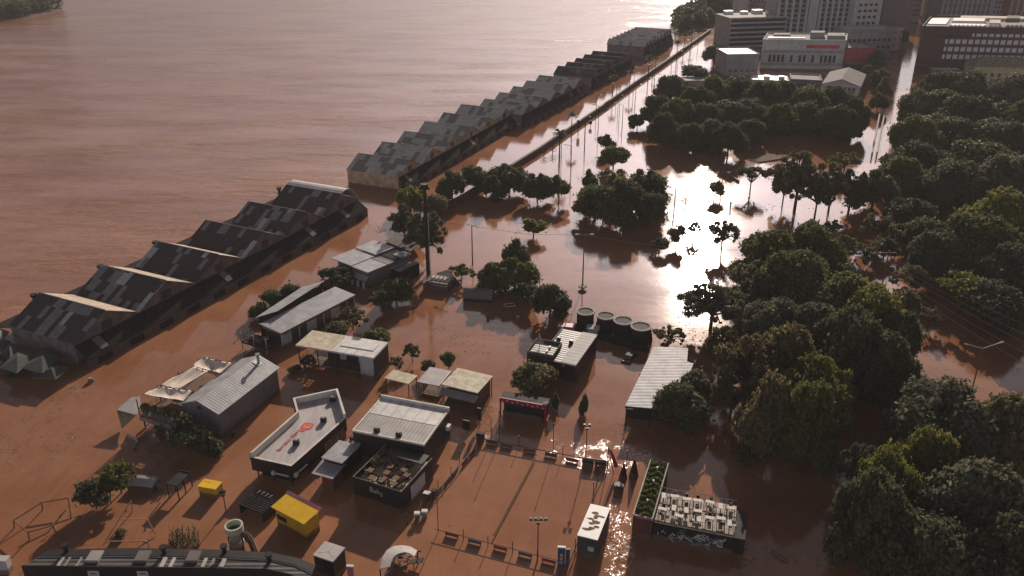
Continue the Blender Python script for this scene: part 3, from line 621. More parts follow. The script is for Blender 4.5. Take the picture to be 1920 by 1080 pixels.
for a in [
 (955,322,84,'M',9,'leafdark','dark bushy tree standing in the water right of the flood wall, widest of that row',G),
 (893,328,58,'M',8,'leaf','dark tree leaning over the flood wall, left of the widest tree of that row',G),
 (847,345,62,'M',8,'leafdark','dark round tree behind the flood wall, left end of the row by the wall',G),
 (1008,338,62,'M',9,'leafdark','dark tree right of the widest tree beside the flood wall',G),
 (1047,352,46,'T',7,'leaf','small tree at the right end of the row beside the flood wall',G),
 (925,348,45,'M',7,'leafdark','low dark tree tucked below the widest tree by the flood wall',G),
 (775,362,62,'M',8,'leafyellow','yellow-green tree at the corner of the beige shed',G),
 (815,378,50,'M',7,'leafolive','brownish tree at the near end of the flood wall',G),
 (800,430,95,'S',14,'leafgrey','large grey-green open tree behind the tall mast',G),
 (757,410,64,'S',11,'leafgrey','nearly bare grey tree left of the tall mast',G),
 (1118,368,94,'M',10,'leaf','green tree at the left of the big island clump in the square',G),
 (1172,372,98,'M',11,'leafdark','dark tree in the middle of the big island clump in the square',G),
 (1213,336,86,'M',12,'leafdark','tallest dark tree at the right of the big island clump',G),
 (1219,380,60,'M',9,'leafdark','lower dark tree at the right foot of the big island clump',G),
 (1105,340,34,'T',7,'leaf','small bushy tree at the top left of the big island clump',G),
 (1150,345,40,'T',8,'leafyellow','yellow-green small tree at the top of the big island clump',G),
 (1151,286,54,'M',7.5,'leaf','lone bushy tree in the bright water above the big island clump',G),
 (1136,265,34,'T',6,'leafdark','small flat tree attached to the lone bushy tree above the island clump',G),
 (1000,425,54,'T',4.6,'leafyellow','round light green tree alone in the water between two poles',G),
 (1238,457,36,'T',3.6,'leafdark','sparse dark sapling at the left edge of the sun glint',G),
 (1270,438,40,'T',5,'leafolive','round olive tree at the left edge of the sun glint',G),
 (1302,425,28,'s',5,'leafdark','thin dark sapling above the brightest sun glint',G),
 (1357,432,62,'s',8.5,'leafdark','slender dark tree standing right of the brightest glint',G),
 (1411,322,58,'U',6.8,'leafdark','flat-topped umbrella tree alone in the shallow water',G),
 (1196,222,34,'M',6.5,'leafdark','dark small tree at the left tip of the park grove',G),
 (1338,562,128,'S',10,'leafgrey','wide dark bare-limbed tree reflected right of the round tanks',G),
 (1255,627,64,'s',4.6,'leafolive','small olive tree behind the white sheet canopy',G),
 (1345,352,32,'T',5,'leafolive','thin reddish tree beside the curved low wall',G),
 (865,507,50,'s',4.4,'leaf','small open tree right of the flooded benches',G),
 (925,515,66,'M',6,'leaf','green tree left in the clump behind the dark tank trailer',G),
 (965,505,88,'M',8.5,'leaf','tall green tree in the middle of the clump behind the dark tank trailer',G),
 (967,476,50,'T',9,'leafdark','pointed top tree at the back of the clump behind the dark tank trailer',G),
 (1032,558,82,'M',6.5,'leafdark','dark round tree at the right end of the clump, left of the round tanks',G),
 (985,548,56,'T',5,'leafdark','low dark tree under the middle of the clump near the round tanks',G),
]: tree(*a)
G='trees round the riverside pavilions'
for a in [
 (742,538,60,'M',5.6,'leaf','green tree right of the pale roofed terrace building',G),
 (715,560,44,'T',4.5,'leafdark','dark small tree below the pale roofed terrace building',G),
 (635,513,74,'M',5.2,'leafdark','dense dark round tree between the two upper grey roofs',G),
 (492,586,48,'C',3,'leafdark','dark shrub at the near end of the hedge behind the grey twin roofs',G),
 (516,563,52,'C',3,'leaf','middle shrub of the hedge behind the grey twin roofs',G),
 (541,549,46,'C',2.8,'leaf','far shrub of the hedge behind the grey twin roofs',G),
 (660,592,62,'s',4.6,'leafolive','reddish open tree beside the right wall of the grey twin roofs',G),
 (632,618,50,'T',4,'leafolive','olive bush between the twin grey roofs and the stained white roof',G),
 (706,632,62,'T',3.6,'leaf','green bush behind the stained white roof',G),
 (772,655,36,'s',4.2,'leaf','thin young tree right of the stained white roof',G),
 (742,678,30,'s',3.4,'leaf','small sapling beside the right wall of the stained white roof pavilion',G),
 (841,672,30,'T',3.2,'leaf','small round tree behind the cream roofed kiosk',G),
 (804,684,30,'T',2.8,'leafolive','small olive bush behind the slatted canopy',G),
 (577,674,34,'s',3.4,'leafdark','small dark tree on the deck of the stained white roof pavilion',G),
 (556,692,30,'C',1.2,'leafdark','low dark bush in the water in front of the stained white roof pavilion',G),
 (997,704,86,'T',5.4,'leafolive','feathery olive tree between the dish roof box and the red pergola',G),
 (1278,752,112,'M',7,'leafdark','green tree growing over the edge of the white sheet canopy',G),
 (1300,715,70,'M',6.5,'leafgrey','grey green tree at the far right edge of the white sheet canopy',G),
 (1250,775,50,'T',3.5,'leafolive','low bush at the near corner of the white sheet canopy',G),
 (172,922,64,'T',4.6,'leafdark','dark bush at the left of the pair by the wooden fence',G),
 (220,888,66,'s',5.2,'leafyellow','light green tree at the right of the pair by the wooden fence',G),
 (200,905,50,'T',4.2,'leaf','green bush between the dark bush and the light green tree by the fence',G),
 (345,810,84,'T',5,'leafdark','dark climbing bush at the front gable of the grey clad shed',G),
 (385,835,56,'C',3.4,'leafdark','dark shrub at the near corner of the grey clad shed',G),
 (310,790,56,'C',2.6,'leafdark','shrub under the front edge of the sail shaded deck',G),
 (1095,762,20,'C',3.4,'leafdark','slim dark potted tree alone in the open water left of the white canopy',G),
 (1040,757,16,'C',2.6,'leafdark','dark clipped shrub at the right end of the red pergola',G),
]: tree(*a)
G='trees of the central wooded belt'
for a in [
 (1448,470,140,'L',11,'leaf','green broad tree at the top left of the big wooded belt right of the glint',G),
 (1522,462,120,'L',11,'leaf','green broad tree at the top of the big wooded belt',G),
 (1410,508,90,'M',9,'leafgrey','grey leafed tree at the left edge of the big wooded belt',G),
 (1432,545,120,'L',10,'leafdark','dark tree at the left side of the big wooded belt above the grey crown',G),
 (1492,522,150,'L',12,'leaf','tall green tree in the heart of the big wooded belt',G),
 (1562,505,90,'M',9,'leafdark','dark tree at the top right of the big wooded belt',G),
 (1590,560,160,'L',12,'leaf','broad green tree in the right half of the big wooded belt',G),
 (1640,595,150,'L',12,'leafyellow','yellow-tinted green tree in the right half of the big wooded belt',G),
 (1682,628,112,'L',11,'leafdark','dark tree at the right edge of the big wooded belt above the brown pool',G),
 (1660,680,140,'L',13,'leafdark','dark tree at the lower right corner of the wooded belt by the brown pool',G),
 (1600,648,150,'L',14,'leafdark','dark tree in the lower right of the big wooded belt',G),
 (1448,602,135,'L',10,'leafgrey','greyish crown at the left of the middle of the wooded belt',G),
 (1530,612,140,'L',11,'leafgrey','greyish crown in the middle of the wooded belt',G),
 (1355,640,90,'S',9,'leafolive','brownish thin tree left of the olive trees near the white canopy',G),
 (1405,675,140,'S',13,'leafolive','big olive brown open tree right of the white canopy',G),
 (1478,665,150,'L',13,'leafolive','broad olive tree in the lower part of the wooded belt',G),
 (1535,715,140,'S',14,'leafyellow','yellow-green layered tree at the lower right of the wooded belt',G),
 (1375,735,90,'S',8,'leafolive','thin olive tree right beside the green tree over the white canopy',G),
 (1445,765,130,'L',14,'leafolive','dark olive tree at the bottom of the wooded belt',G),
 (1512,785,120,'L',13,'leaf','green tree at the bottom right of the wooded belt',G),
 (1562,765,86,'S',12,'leafyellow','small yellow-green open tree at the lower right tip of the wooded belt',G),
 (1590,718,70,'s',7,'leafyellow','yellow-green tree reaching out over the dark water, right tip of the belt',G),
 (1400,850,60,'s',4,'leafdark','small dark floating treetop below the wooded belt',G),
]: tree(*a)
G='large trees in the bottom right corner'
for a in [
 (1775,790,220,'L',13,'leafgrey','very broad fine-leafed tree along the lower edge of the brown pool',G),
 (1885,800,170,'L',13,'leafolive','broad brownish green tree at the right edge below the leaning lamp',G),
 (1740,865,120,'L',11,'leafyellow','bright yellow-green tree in the middle of the bottom right trees',G),
 (1665,905,130,'L',13,'leafyellow','yellow-green tree at the left side of the bottom right trees',G),
 (1835,945,250,'L',14,'leafgrey','huge fine-leafed domed tree, largest of the bottom right trees',G),
 (1640,965,140,'L',13,'leafdark','dark tree at the bottom left of the bottom right trees',G),
 (1730,1020,190,'L',11,'leafdark','dark broad tree at the bottom edge right of the brown ripples',G),
 (1900,1045,200,'L',13,'leafdark','dark tree in the very corner at the bottom right',G),
 (1615,868,96,'S',10,'leafgrey','thin grey tree at the upper left of the bottom right trees',G),
 (1690,835,90,'M',8,'leafolive','brown green tree at the top left of the bottom right trees',G),
]: tree(*a)
G='park trees on the right side'
for a in [
 (1880,395,160,'L',13,'leafyellow','large yellow-green tree at the right edge in the middle of the photo',G),
 (1835,455,160,'L',13,'leaf','large green tree left below the yellow-green tree at the right edge',G),
 (1760,468,120,'L',11,'leafdark','dark tree at the left end of the right side park trees',G),
 (1900,500,150,'L',12,'leafdark','dark tree under the yellow-green tree at the right edge',G),
 (1790,338,125,'L',11,'leafdark','dark domed tree above the brown path on the right side',G),
 (1812,530,94,'U',8,'leafyellow','pale green umbrella shaped tree beside the overhead wires',G),
 (1692,322,110,'L',10,'leaf','green tree at the foot of the pale street railing',G),
 (1642,352,90,'M',10,'leafdark','dark tree right of the tall thin trees',G),
 (1702,385,100,'M',9,'leafdark','dark tree below the one at the foot of the pale street railing',G),
 (1738,428,84,'M',9,'leafdark','dark tree on the bank above the overhead wires',G),
 (1650,420,70,'s',8,'leafolive','reddish thin tree left of the park bank',G),
 (1715,520,90,'s',7,'leafolive','thin brown tree beneath the start of the overhead wires',G),
 (1880,565,120,'M',10,'leafdark','dark tree at the right edge behind the overhead wires',G),
 (1500,322,112,'S',17,'leafolive','tallest thin brown tree with bare trunk above the wooded belt',G),
 (1536,352,70,'S',14,'leafdark','slender dark tree just right of the tallest bare-trunked tree',G),
 (1563,338,78,'S',14,'leafolive','slender brown tree second right of the tallest bare-trunked tree',G),
 (1600,345,82,'S',13,'leafdark','slender dark tree third right of the tallest bare-trunked tree',G),
 (1585,455,60,'s',5,'leafolive','low reddish bush in the brown shallows below the slender trees, left one',G),
 (1625,470,60,'s',5,'leafolive','low reddish bush in the brown shallows below the slender trees, middle one',G),
 (1660,460,56,'T',5,'leafdark','low dark bush in the shallows left of the park bank',G),
 (1560,425,46,'s',5,'leafolive','low thin bush at the foot of the slender trees',G),
 (1700,560,60,'T',5,'leafolive','olive bush under the middle of the overhead wires',G),
 (1745,590,50,'s',5,'leafolive','thin brown bush below the pale green umbrella shaped tree',G),
 (1472,345,56,'s',10,'leafolive','low thin tree left of the tallest bare-trunked tree',G),
 (1585,300,60,'s',8,'leafyellow','small bright green tree above the slender trees',G),
]: tree(*a)
D=['leafdark','leafdark','leaf','leafdark']
grove('crown in the park grove behind the square',[
 ('back row',[(1262,168,56),(1300,182,60),(1342,165,62),(1385,172,70),(1430,178,72),(1475,182,74),(1522,188,72),(1568,192,70),(1600,205,52)],'L',11,D),
 ('middle row',[(1238,205,56),(1278,212,64),(1322,215,70),(1368,212,74),(1415,212,74),(1460,216,72),(1508,220,70),(1556,222,70),(1594,228,48)],'L',10,D),
 ('front row',[(1246,238,50),(1284,246,56),(1328,248,60),(1372,262,50),(1410,238,50)],'L',8.5,['leafdark','leafdark','leafgrey']),
 ],'trees of the dark park grove behind the square')
D2=['leafdark','leaf','leafdark','leafgrey','leafdark']
grove('crown in the wood right of the street',[
 ('back row',[(1750,163,66),(1785,158,80),(1815,166,90),(1868,172,90),(1915,178,90)],'L',12,D2),
 ('second row',[(1733,203,74),(1775,200,90),(1812,208,100),(1868,214,100),(1922,214,90)],'L',12,D2),
 ('third row',[(1715,250,76),(1755,246,90),(1800,252,110),(1860,258,110),(1915,262,100)],'L',11,D2),
 ('front row',[(1722,292,90),(1838,300,110),(1898,318,110)],'L',11,D2),
 ],'trees of the park wood right of the flooded street')
G='street trees between the city blocks'
for a in [
 (1306,132,54,'M',7,'leafdark','dark round tree beside the river avenue left of the grey box hall',G),
 (1340,100,50,'M',9,'leafdark','dark tree at the foot of the ribbon banded block',G),
 (1282,158,30,'M',6,'leafolive','small brown tree at the left edge of the avenue trees',G),
 (1425,48,38,'M',12,'leafdark','dark tall tree between the ribbon banded block and the ribbed tower',G),
 (1646,112,38,'M',10,'leafdark','upper dark tree along the left kerb of the flooded street',G),
 (1650,138,40,'M',10,'leafdark','middle dark tree along the left kerb of the flooded street',G),
 (1632,132,30,'M',8,'leaf','green tree beside the red clad annex',G),
 (1660,160,28,'M',8,'leafolive','palm-like brown tree at the left kerb just above the railings',G),
 (1648,185,36,'M',8,'leafdark','lowest dark tree at the left kerb of the flooded street',G),
 (1692,66,24,'M',8,'leafdark','dark tree at the foot of the plain slab block',G),
]: tree(*a)
# far banks: woods that read as one mass
def farwood(name,pts,h,n,seed):
    rg=np.random.default_rng(seed); P=np.array([at(*p) for p in pts]); 
    from_poly=[]
    mn=P.min(0); mxx=P.max(0)
    def inside(x,y):
        c=False; k=len(P)
        for i in range(k):
            a=P[i]; b=P[(i+1)%k]
            if (a[1]>y)!=(b[1]>y) and x<(b[0]-a[0])*(y-a[1])/(b[1]-a[1])+a[0]: c=not c
        return c
    cs=[]
    while len(cs)<n:
        x=rg.uniform(mn[0],mxx[0]); y=rg.uniform(mn[1],mxx[1])
        if inside(x,y): cs.append((x,y,h*rg.uniform(.35,.8)))
    cs=np.array(cs); k=n*90; idx=rg.integers(0,n,k); d=rg.normal(size=(k,3)); d[:,2]=np.abs(d[:,2])*.9; d/=np.linalg.norm(d,axis=1)[:,None]
    r=h*.42; Pp=cs[idx]+d*r*rg.uniform(.7,1.1,(k,1)); low=rg.random(k)<.25; Pp[low,2]*=rg.uniform(0,.6,low.sum()); 
    Nm=d+rg.normal(size=(k,3))*.5; Nm/=np.linalg.norm(Nm,axis=1)[:,None]
    me=leaves(Pp,Nm,rg.uniform(.5,1.0,k),rg,name,MT['leafdark'])
    o=obj(name,me,None); o['kind']='stuff'; tag(o,{'island_wood':'dark wooded tip of an island in the river, top left','bank_wood':'dark dense line of trees on the far river bank'}[name],'trees'); return o
farwood('island_wood',[(-60,36),(-60,18),(0,16),(50,14),(110,15),(120,18),(60,30),(20,36)],9,170,3)
farwood('bank_wood',[(1262,60),(1262,44),(1300,22),(1345,8),(1385,2),(1395,14),(1350,34),(1330,48),(1300,58)],7.5,230,4)
mound('bank_ground',[(1257,63),(1258,44),(1300,20),(1350,4),(1400,-2),(1400,16),(1335,50),(1300,61)],1.2,'mud')
# palms of the avenue
def make_palm():
    t=thing('palm_tree','tall palm with a drooping round head right behind the flood wall, nearest of the palms','tree',(0,0),0,'palms along the avenue')
    m=M(); m.bar((0,0,-1.5),(.1,0,10.6),.24,8,.16); obj('trunk',m,MT['bark'],t)
    rg=np.random.default_rng(5); P=[];N=[]
    for f in range(26):
        az=f*2.4; el=rg.uniform(-.3,1.1)
        for k in range(14):
            s=(k+1)/14*2.4; x=math.cos(el)*s; z=math.sin(el)*s-.32*s*s*.5
            for j in (-1,0,1): P.append((math.cos(az)*x+.1-math.sin(az)*j*.22,math.sin(az)*x+math.cos(az)*j*.22,10.6+z-abs(j)*.1)); N.append((math.cos(az)*-.3,math.sin(az)*-.3,1))
    P=np.array(P);N=np.array(N)+rg.normal(size=(len(P),3))*.3; N/=np.linalg.norm(N,axis=1)[:,None]
    obj('crown',leaves(P,N,np.full(len(P),.2),rg,'palm_crown',MT['leafdark']),None,t); return t
pb=make_palm(); x,y=at(1048,315); pb.location=(x,y,0)
for (bx,by,s,lab) in [(1071,262,.78,'palm with hanging fronds beside the flood wall, second of the palms'),(1180,172,.75,'dark palm in front of the flood wall near the dark gabled sheds'),(1215,150,.9,'bushy dark palm behind the flood wall before the last quay shed'),(1228,136,.6,'small palm by the bright water at the start of the last quay shed'),(1268,118,.9,'round headed palm on the flood wall line by the last quay shed'),(1282,92,.7,'palm silhouette on the bright far avenue water, left one'),(1296,86,.75,'palm silhouette on the bright far avenue water, right one'),(1148,184,.8,'yellowish thin palm on the avenue side of the flood wall')]:
    x,y=at(bx,by); dup(pb,(x,y,0),rnd.uniform(0,6),lab,s)
# ---------------- riverside pavilions ----------------
def frame(name,label,cat,A,B,C,z,group=None):
    a,ang,Ln,Wd=R3(A,B,C,z); return thing(name,label,cat,a,ang,group),Ln,Wd
def loc(t,px,py,z):
    """photo pixel at height z -> local coordinates of thing t"""
    x,y=at(px,py,z); dx=x-t.location.x; dy=y-t.location.y; a=-t.rotation_euler.z
    return (dx*math.cos(a)-dy*math.sin(a),dx*math.sin(a)+dy*math.cos(a),z)
def acunit(t,x,y,z,s=.8):
    m=M(); m.box(x-s/2,x+s/2,y-s*.3,y+s*.3,z,z+s*.8); o=obj('roof_fan',m,MT['blackmetal'],t); m=M(); m.cyl(x,y,z+s*.8,z+s*.95,s*.28,10); obj('fan_cap',m,MT['greymetal'],o)
def rail(t,pts,z,h=1.0,step=1.2,matn='blackmetal',name='railing',mid=2):
    m=M()
    for a,b in zip(pts[:-1],pts[1:]):
        for k in range(mid+1): zz=z+h*(k+1)/(mid+1); m.bar((a[0],a[1],zz),(b[0],b[1],zz),.04,4)
        d=math.dist(a[:2],b[:2]); n=max(1,int(d/step))
        for i in range(n+1): u=i/n; x=a[0]+(b[0]-a[0])*u; y=a[1]+(b[1]-a[1])*u; m.bar((x,y,z),(x,y,z+h),.04,4)
    obj(name,m,MT[matn],t)
# grey clad gabled shed
z=4.7; t,Ln,Wd=frame('grey_shed','long grey clad shed with light gabled roof and metal flue','shed',(340,756),(409,774),(522,690),z)
rz=z+1.35
m=M(); m.box(0,Ln,0,Wd,-1,z)
for y in (0,Wd): m.face([(0,y,z),(Ln,y,z),(Ln*.5,y,rz)])
obj('wall',m,MT['greywall'],t)
m=M(); m.slab([(-.3,-.3,z-.02),(Ln*.5,-.3,rz+.1),(Ln*.5,Wd+.3,rz+.1),(-.3,Wd+.3,z-.02)],.12); obj('roof',m,MT['greyroofY'],t)
m=M(); m.slab([(Ln*.5+.001,-.3,rz+.1),(Ln+.3,-.3,z-.02),(Ln+.3,Wd+.3,z-.02),(Ln*.5+.001,Wd+.3,rz+.1)],.12); obj('roof',m,MT['greyroofY'],t)
m=M(); m.bar((-.3,-.34,z+.02),(Ln/2,-.34,rz+.14),.09,4); m.bar((Ln/2,-.34,rz+.14),(Ln+.3,-.34,z+.02),.09,4); m.bar((Ln+.34,-.3,z),(Ln+.34,Wd+.3,z),.07,4); obj('gutter_trim',m,MT['white'],t)
m=M(); q=(Ln*.66,Wd*.90); m.cyl(q[0],q[1],z+.6,z+2.6,.22,10); m.cyl(q[0],q[1],z+2.6,z+2.8,.4,10); obj('flue',m,MT['greymetal'],t)
m=M(); sl_=(rz-z)/(Ln*.5); zz=lambda x: rz+.13-(x-Ln*.5)*sl_
m.slab([(Ln*.54,Wd*.86,zz(Ln*.54)+.05),(Ln*.72,Wd*.86,zz(Ln*.72)+.05),(Ln*.72,Wd*.93,zz(Ln*.72)+.05),(Ln*.54,Wd*.93,zz(Ln*.54)+.05)],.05); obj('skylight',m,MT['white'],t)
m=M(); m.box(Ln*.45,Ln*.55,-.06,.02,z-.2,z+.35); obj('gable_vent',m,MT['dark'],t)
# sail shaded deck
t,Ln,Wd=frame('raised_deck','raised dark deck with railings and planters under cream shade sails','deck',(262,778),(338,800),(430,715),2.6)
m=M(); m.box(0,Ln,0,Wd,2.3,2.6); obj('floor',m,MT['wood'],t)
m=M()
for i in range(4):
    for j in range(6): m.bar((.3+i*(Ln-.6)/3,.3+j*(Wd-.6)/5,-1),(.3+i*(Ln-.6)/3,.3+j*(Wd-.6)/5,2.3),.13)
obj('posts',m,MT['dark'],t)
rail(t,[(0,0),(Ln,0)],2.6,1.0,1.0,'greymetal'); rail(t,[(0,0),(0,Wd)],2.6,1.0)
m=M(); m.box(0,Ln,-.15,-.02,1.7,2.4); obj('fascia',m,MT['greymetal'],t)
m=M()
for (x,y) in ((0,0),(0,Wd*.33),(0,Wd*.66),(0,Wd),(Ln,Wd),(Ln,Wd*.5),(Ln,.2)): m.bar((x,y,2.6),(x,y,5.4),.08)
obj('sail_mast',m,MT['dark'],t)
base=None
def planter(lab,x,y,z,s=1):
    global base
    if base is None:
        p=thing('planter_bush',lab,'potted plant',(x,y),0,'potted plants on the decks',z=z)
        m=M(); m.cyl(0,0,0,.55,.35,10,.42); obj('pot',m,MT['darkconcrete'],p)
        rg=np.random.default_rng(8); d=rg.normal(size=(500,3)); d/=np.linalg.norm(d,axis=1)[:,None]; d[:,2]*=.8
        obj('foliage',leaves(d*.7*rg.uniform(.5,1,(500,1))+np.array([0,0,1.1]),d,rg.uniform(.07,.16,500),rg,'foliage',MT['leafolive']),None,p); p.scale=(s,)*3; base=p; return p
    return dup(base,(x,y,z),rnd.uniform(0,6),lab,s)
def wpt(t,lx,ly):
    a=t.rotation_euler.z; return (t.location.x+lx*math.cos(a)-ly*math.sin(a),t.location.y+lx*math.sin(a)+ly*math.cos(a))
for i,(u,v,s) in enumerate([(.1,.04,1.2),(.3,.05,1.1),(.52,.06,1.2),(.8,.07,1.2),(.75,.35,1.3),(.82,.48,1.4),(.7,.6,1.3),(.88,.66,1.3),(.8,.8,1.1)]):
    x,y=wpt(t,Ln*u,Wd*v); planter('potted bush on the sail shaded deck, %s of the deck plants counted from the front'%['first','second','third','fourth','fifth','sixth','seventh','eighth','ninth'][i],x,y,2.6,s)
def sail(label,P,z,sag,dz=(0,0,0,0)):
    Q=[at(*p,z+d) for p,d in zip(P,dz)]; o=Q[0]; t=thing('shade_sail',label,'shade sail',o,0,'cream shade sails over the deck')
    def fn(u,v):
        x=(1-u)*(1-v)*Q[0][0]+u*(1-v)*Q[1][0]+u*v*Q[2][0]+(1-u)*v*Q[3][0]; y=(1-u)*(1-v)*Q[0][1]+u*(1-v)*Q[1][1]+u*v*Q[2][1]+(1-u)*v*Q[3][1]
        zb=(1-u)*(1-v)*dz[0]+u*(1-v)*dz[1]+u*v*dz[2]+(1-u)*v*dz[3]
        return (x-o[0],y-o[1],z+zb-sag*math.sin(math.pi*u)*math.sin(math.pi*v)+.08*math.sin(u*17+v*5))
    m=M(); m.sheetgrid(fn,14,14,.04); obj('fabric',m,MT['cream'],t,smooth=True)
    m=M()
    for a,b in ((0,1),(1,2),(2,3),(3,0)): m.bar((Q[a][0]-o[0],Q[a][1]-o[1],z+dz[a]+.03),(Q[b][0]-o[0],Q[b][1]-o[1],z+dz[b]+.03),.04,4)
    obj('edge_rope',m,MT['dark'],t)
sail('nearest cream shade sail, over the front of the raised deck',[(268,740),(344,752),(361,733),(297,724)],5.2,.35,(0,0,.1,.1))
sail('middle cream shade sail with a fold, over the raised deck',[(299,723),(334,730),(391,696),(363,686)],5.2,.4,(0,0,.1,.2))
sail('farthest cream shade sail, sagging with a grey pool in its middle',[(361,686),(412,700),(436,681),(379,669)],5.2,.75)
sail('small cream flap of sail between the farthest sail and the grey clad shed',[(388,697),(404,704),(416,700),(400,692)],4.9,.1)
sail('small cream sail corner right of the nearest sail, beside the grey clad shed',[(336,735),(352,741),(362,734),(345,729)],4.7,.1)
# collapsed panels
def panel(name,label,P,zs,matn,th=.08,cat='debris'):
    Q=[at(*p,z) for p,z in zip(P,zs)]; o=Q[0]; m=M(); m.slab([(q[0]-o[0],q[1]-o[1],z) for q,z in zip(Q,zs)],th)
    ob=obj(name,m,MT[matn],None,loc=(o[0],o[1],0)); tag(ob,label,cat); return ob
t=thing('collapsed_canopy','collapsed small canopy with a yellowish hanging flap left of the raised deck','canopy',at(232,790))
o=t.location
for P,zs,mm,nm in (([(219,768),(256,778),(266,765),(262,743),(246,745)],(2.6,2.4,2.6,3,3),'membrane','roof'),([(219,768),(256,778),(228,804)],(2.55,2.35,.2),'yellowwall','side_flap')):
    m=M(); m.slab([(at(*p,z)[0]-o.x,at(*p,z)[1]-o.y,z) for p,z in zip(P,zs)],.06); obj(nm,m,MT[mm],t)
panel('loose_board','square grey board tilted in the water in front of the raised deck',[(231,828),(240,812),(259,826),(249,845)],(.1,.9,.9,.1),'citypale')
panel('loose_board','pointed grey sheet in the water right of the tilted square board',[(270,830),(288,812),(302,828),(290,833)],(.1,1.0,.3,.1),'citypale')
m=M(); a=at(256,820); b=at(283,806); m.bar((0,0,.3),(b[0]-a[0],b[1]-a[1],1.2),.1); tag(obj('loose_beam',m,MT['citypale'],None,loc=(a[0],a[1],0)),'pale beam leaning between the two tilted boards','debris')
# twin roofed grey building
z=3.5; t,Ln,Wd=frame('twin_roof_pavilion','long pavilion with two staggered grey roofs and glazed right wall','pavilion',(492,610),(527,623),(646,546),z)
m=M(); m.box(0,Ln,0,Wd,2.9,z-.05); m.box(0,Ln,0,.2,-1,.8); obj('wall',m,MT['citydark'],t)
m=M(); m.box(.3,Ln-.25,.3,Wd-.2,-1,2.9); obj('inner_wall',m,MT['dark'],t)
m=M(); m.slab([(-.3,-.3,z+.35),(Ln+.3,-.3,z),(Ln+.3,Wd,z),(-.3,Wd,z+.35)],.12); obj('roof',m,MT['greyroof'],t)
m=M(); m.bar((-.3,-.36,z+.38),(Ln+.3,-.36,z+.03),.12,4); obj('fascia',m,MT['white'],t)
n=9
for i in range(n+1):
    y=i*(Wd-.2)/n; m=M(); m.box(Ln-.22,Ln-.0,y,y+.2,-1,2.88); obj('column',m,MT['citypale'],t)
for i in range(n):
    y=i*(Wd-.2)/n+.2
    m=M(); m.box(Ln-.2,Ln-.1,y+.02,y+(Wd-.2)/n-.22,-.5,2.7); obj('window',m,MT['glass' if i%3 else 'citypale'],t)
uz=4.9; P=[(478,591),(520,583),(607,527),(565,534)]
Q=[loc(t,*p,uz) for p in P]; m=M(); m.slab([(q[0],q[1],uz-(.5 if i in (0,3) else 0)) for i,q in enumerate(Q)],.12); obj('upper_roof',m,MT['greyroof'],t)
m=M(); m.bar((Q[1][0],Q[1][1]-.1,uz+.05),(Q[2][0],Q[2][1],uz+.05),.14,4); obj('fascia',m,MT['white'],t)
m=M(); m.prism([(Q[0][0]+.4,Q[0][1]+.5),(Q[1][0]-.3,Q[1][1]+.4),(Q[2][0]-.3,Q[2][1]-.3),(Q[3][0]+.4,Q[3][1]-.3)],-1,uz-.72); obj('wall',m,MT['dark'],t)
m=M(); q=loc(t,612,527,4.4); m.box(q[0]-.5,q[0]+.5,q[1]-.5,q[1]+.5,3.2,5.0); obj('chimney',m,MT['redbrown'],t)
t,Ln,Wd=frame('entrance_deck','dark railed platform with pale crates at the near end of the twin roofed pavilion','deck',(452,640),(500,655),(524,640),1.6)
m=M(); m.box(0,Ln,0,Wd,1.3,1.6); obj('floor',m,MT['dark'],t); rail(t,[(0,Wd),(0,0),(Ln,0)],1.6,1.3,.8)
m=M()
for x in (.1,Ln/2,Ln-.1): m.bar((x,.1,-1),(x,.1,3.6),.09)
obj('post',m,MT['citypale'],t)
for i,(u,v) in enumerate(((.2,.6),(.45,.4),(.55,.8))):
    x,y=wpt(t,Ln*u,Wd*v); m=M(); m.box(-.6,.6,-.35,.35,0,.5); m.box(-.5,.5,-.25,.25,.5,.56); tag(obj('crate',m,MT['citypale'],None,loc=(x,y,1.6),rot=rnd.random()),'pale flat crate on the dark railed platform, %s of three'%ORD[i],'crate','crates on the dark platform')
# stained white roof pavilion
z=4.6; t,Ln,Wd=frame('white_roof_pavilion','pavilion with flat roof, half stained yellowish and half white, dark right wall','pavilion',(557,646),(701,670),(728,643),z)
m=M(); m.box(-.2,Ln*.46,-.2,Wd+.2,z-.3,z); obj('roof',m,MT['mossroof'],t)
m=M(); m.box(Ln*.46+.003,Ln+.1,-.2,Wd+.2,z-.3,z+.004); obj('roof',m,MT['whiteroof'],t)
m=M(); m.box(Ln*.5,Ln*.93,Wd*.35,Wd*.8,z+.004,z+.12); obj('roof_panel',m,MT['white'],t)
m=M(); m.box(Ln*.28,Ln*.99,Wd*.55,Wd,-1,z-.32); obj('wall',m,MT['dark'],t)
m=M(); m.box(Ln-.15,Ln+.05,0,Wd,-1,z-.32); obj('side_wall',m,MT['black'],t)
m=M(); m.box(Ln*.8,Ln-.2,.3,Wd*.54,-1,z-.32); obj('kiosk_wall',m,MT['citypale'],t)
m=M(); m.box(.2,Ln*.8,.1,Wd*.54,.9,1.2); obj('floor',m,MT['wood'],t); rail(t,[(.2,Wd*.5),(.2,.1),(Ln*.8,.1)],1.2,1.0,.9)
for u in (.0,.25,.5,.78): m=M(); m.bar((.1+Ln*u,.1,-1),(.1+Ln*u,.1,z-.3),.1); obj('post',m,MT['blackmetal'],t)
for i in range(4):
    m=M(); x=Ln*(.32+i*.12); m.box(x,x+1.3,Wd*.55-.06,Wd*.55-.01,1.3,3.6); obj('window',m,MT['citypale' if i%2 else 'glass'],t)
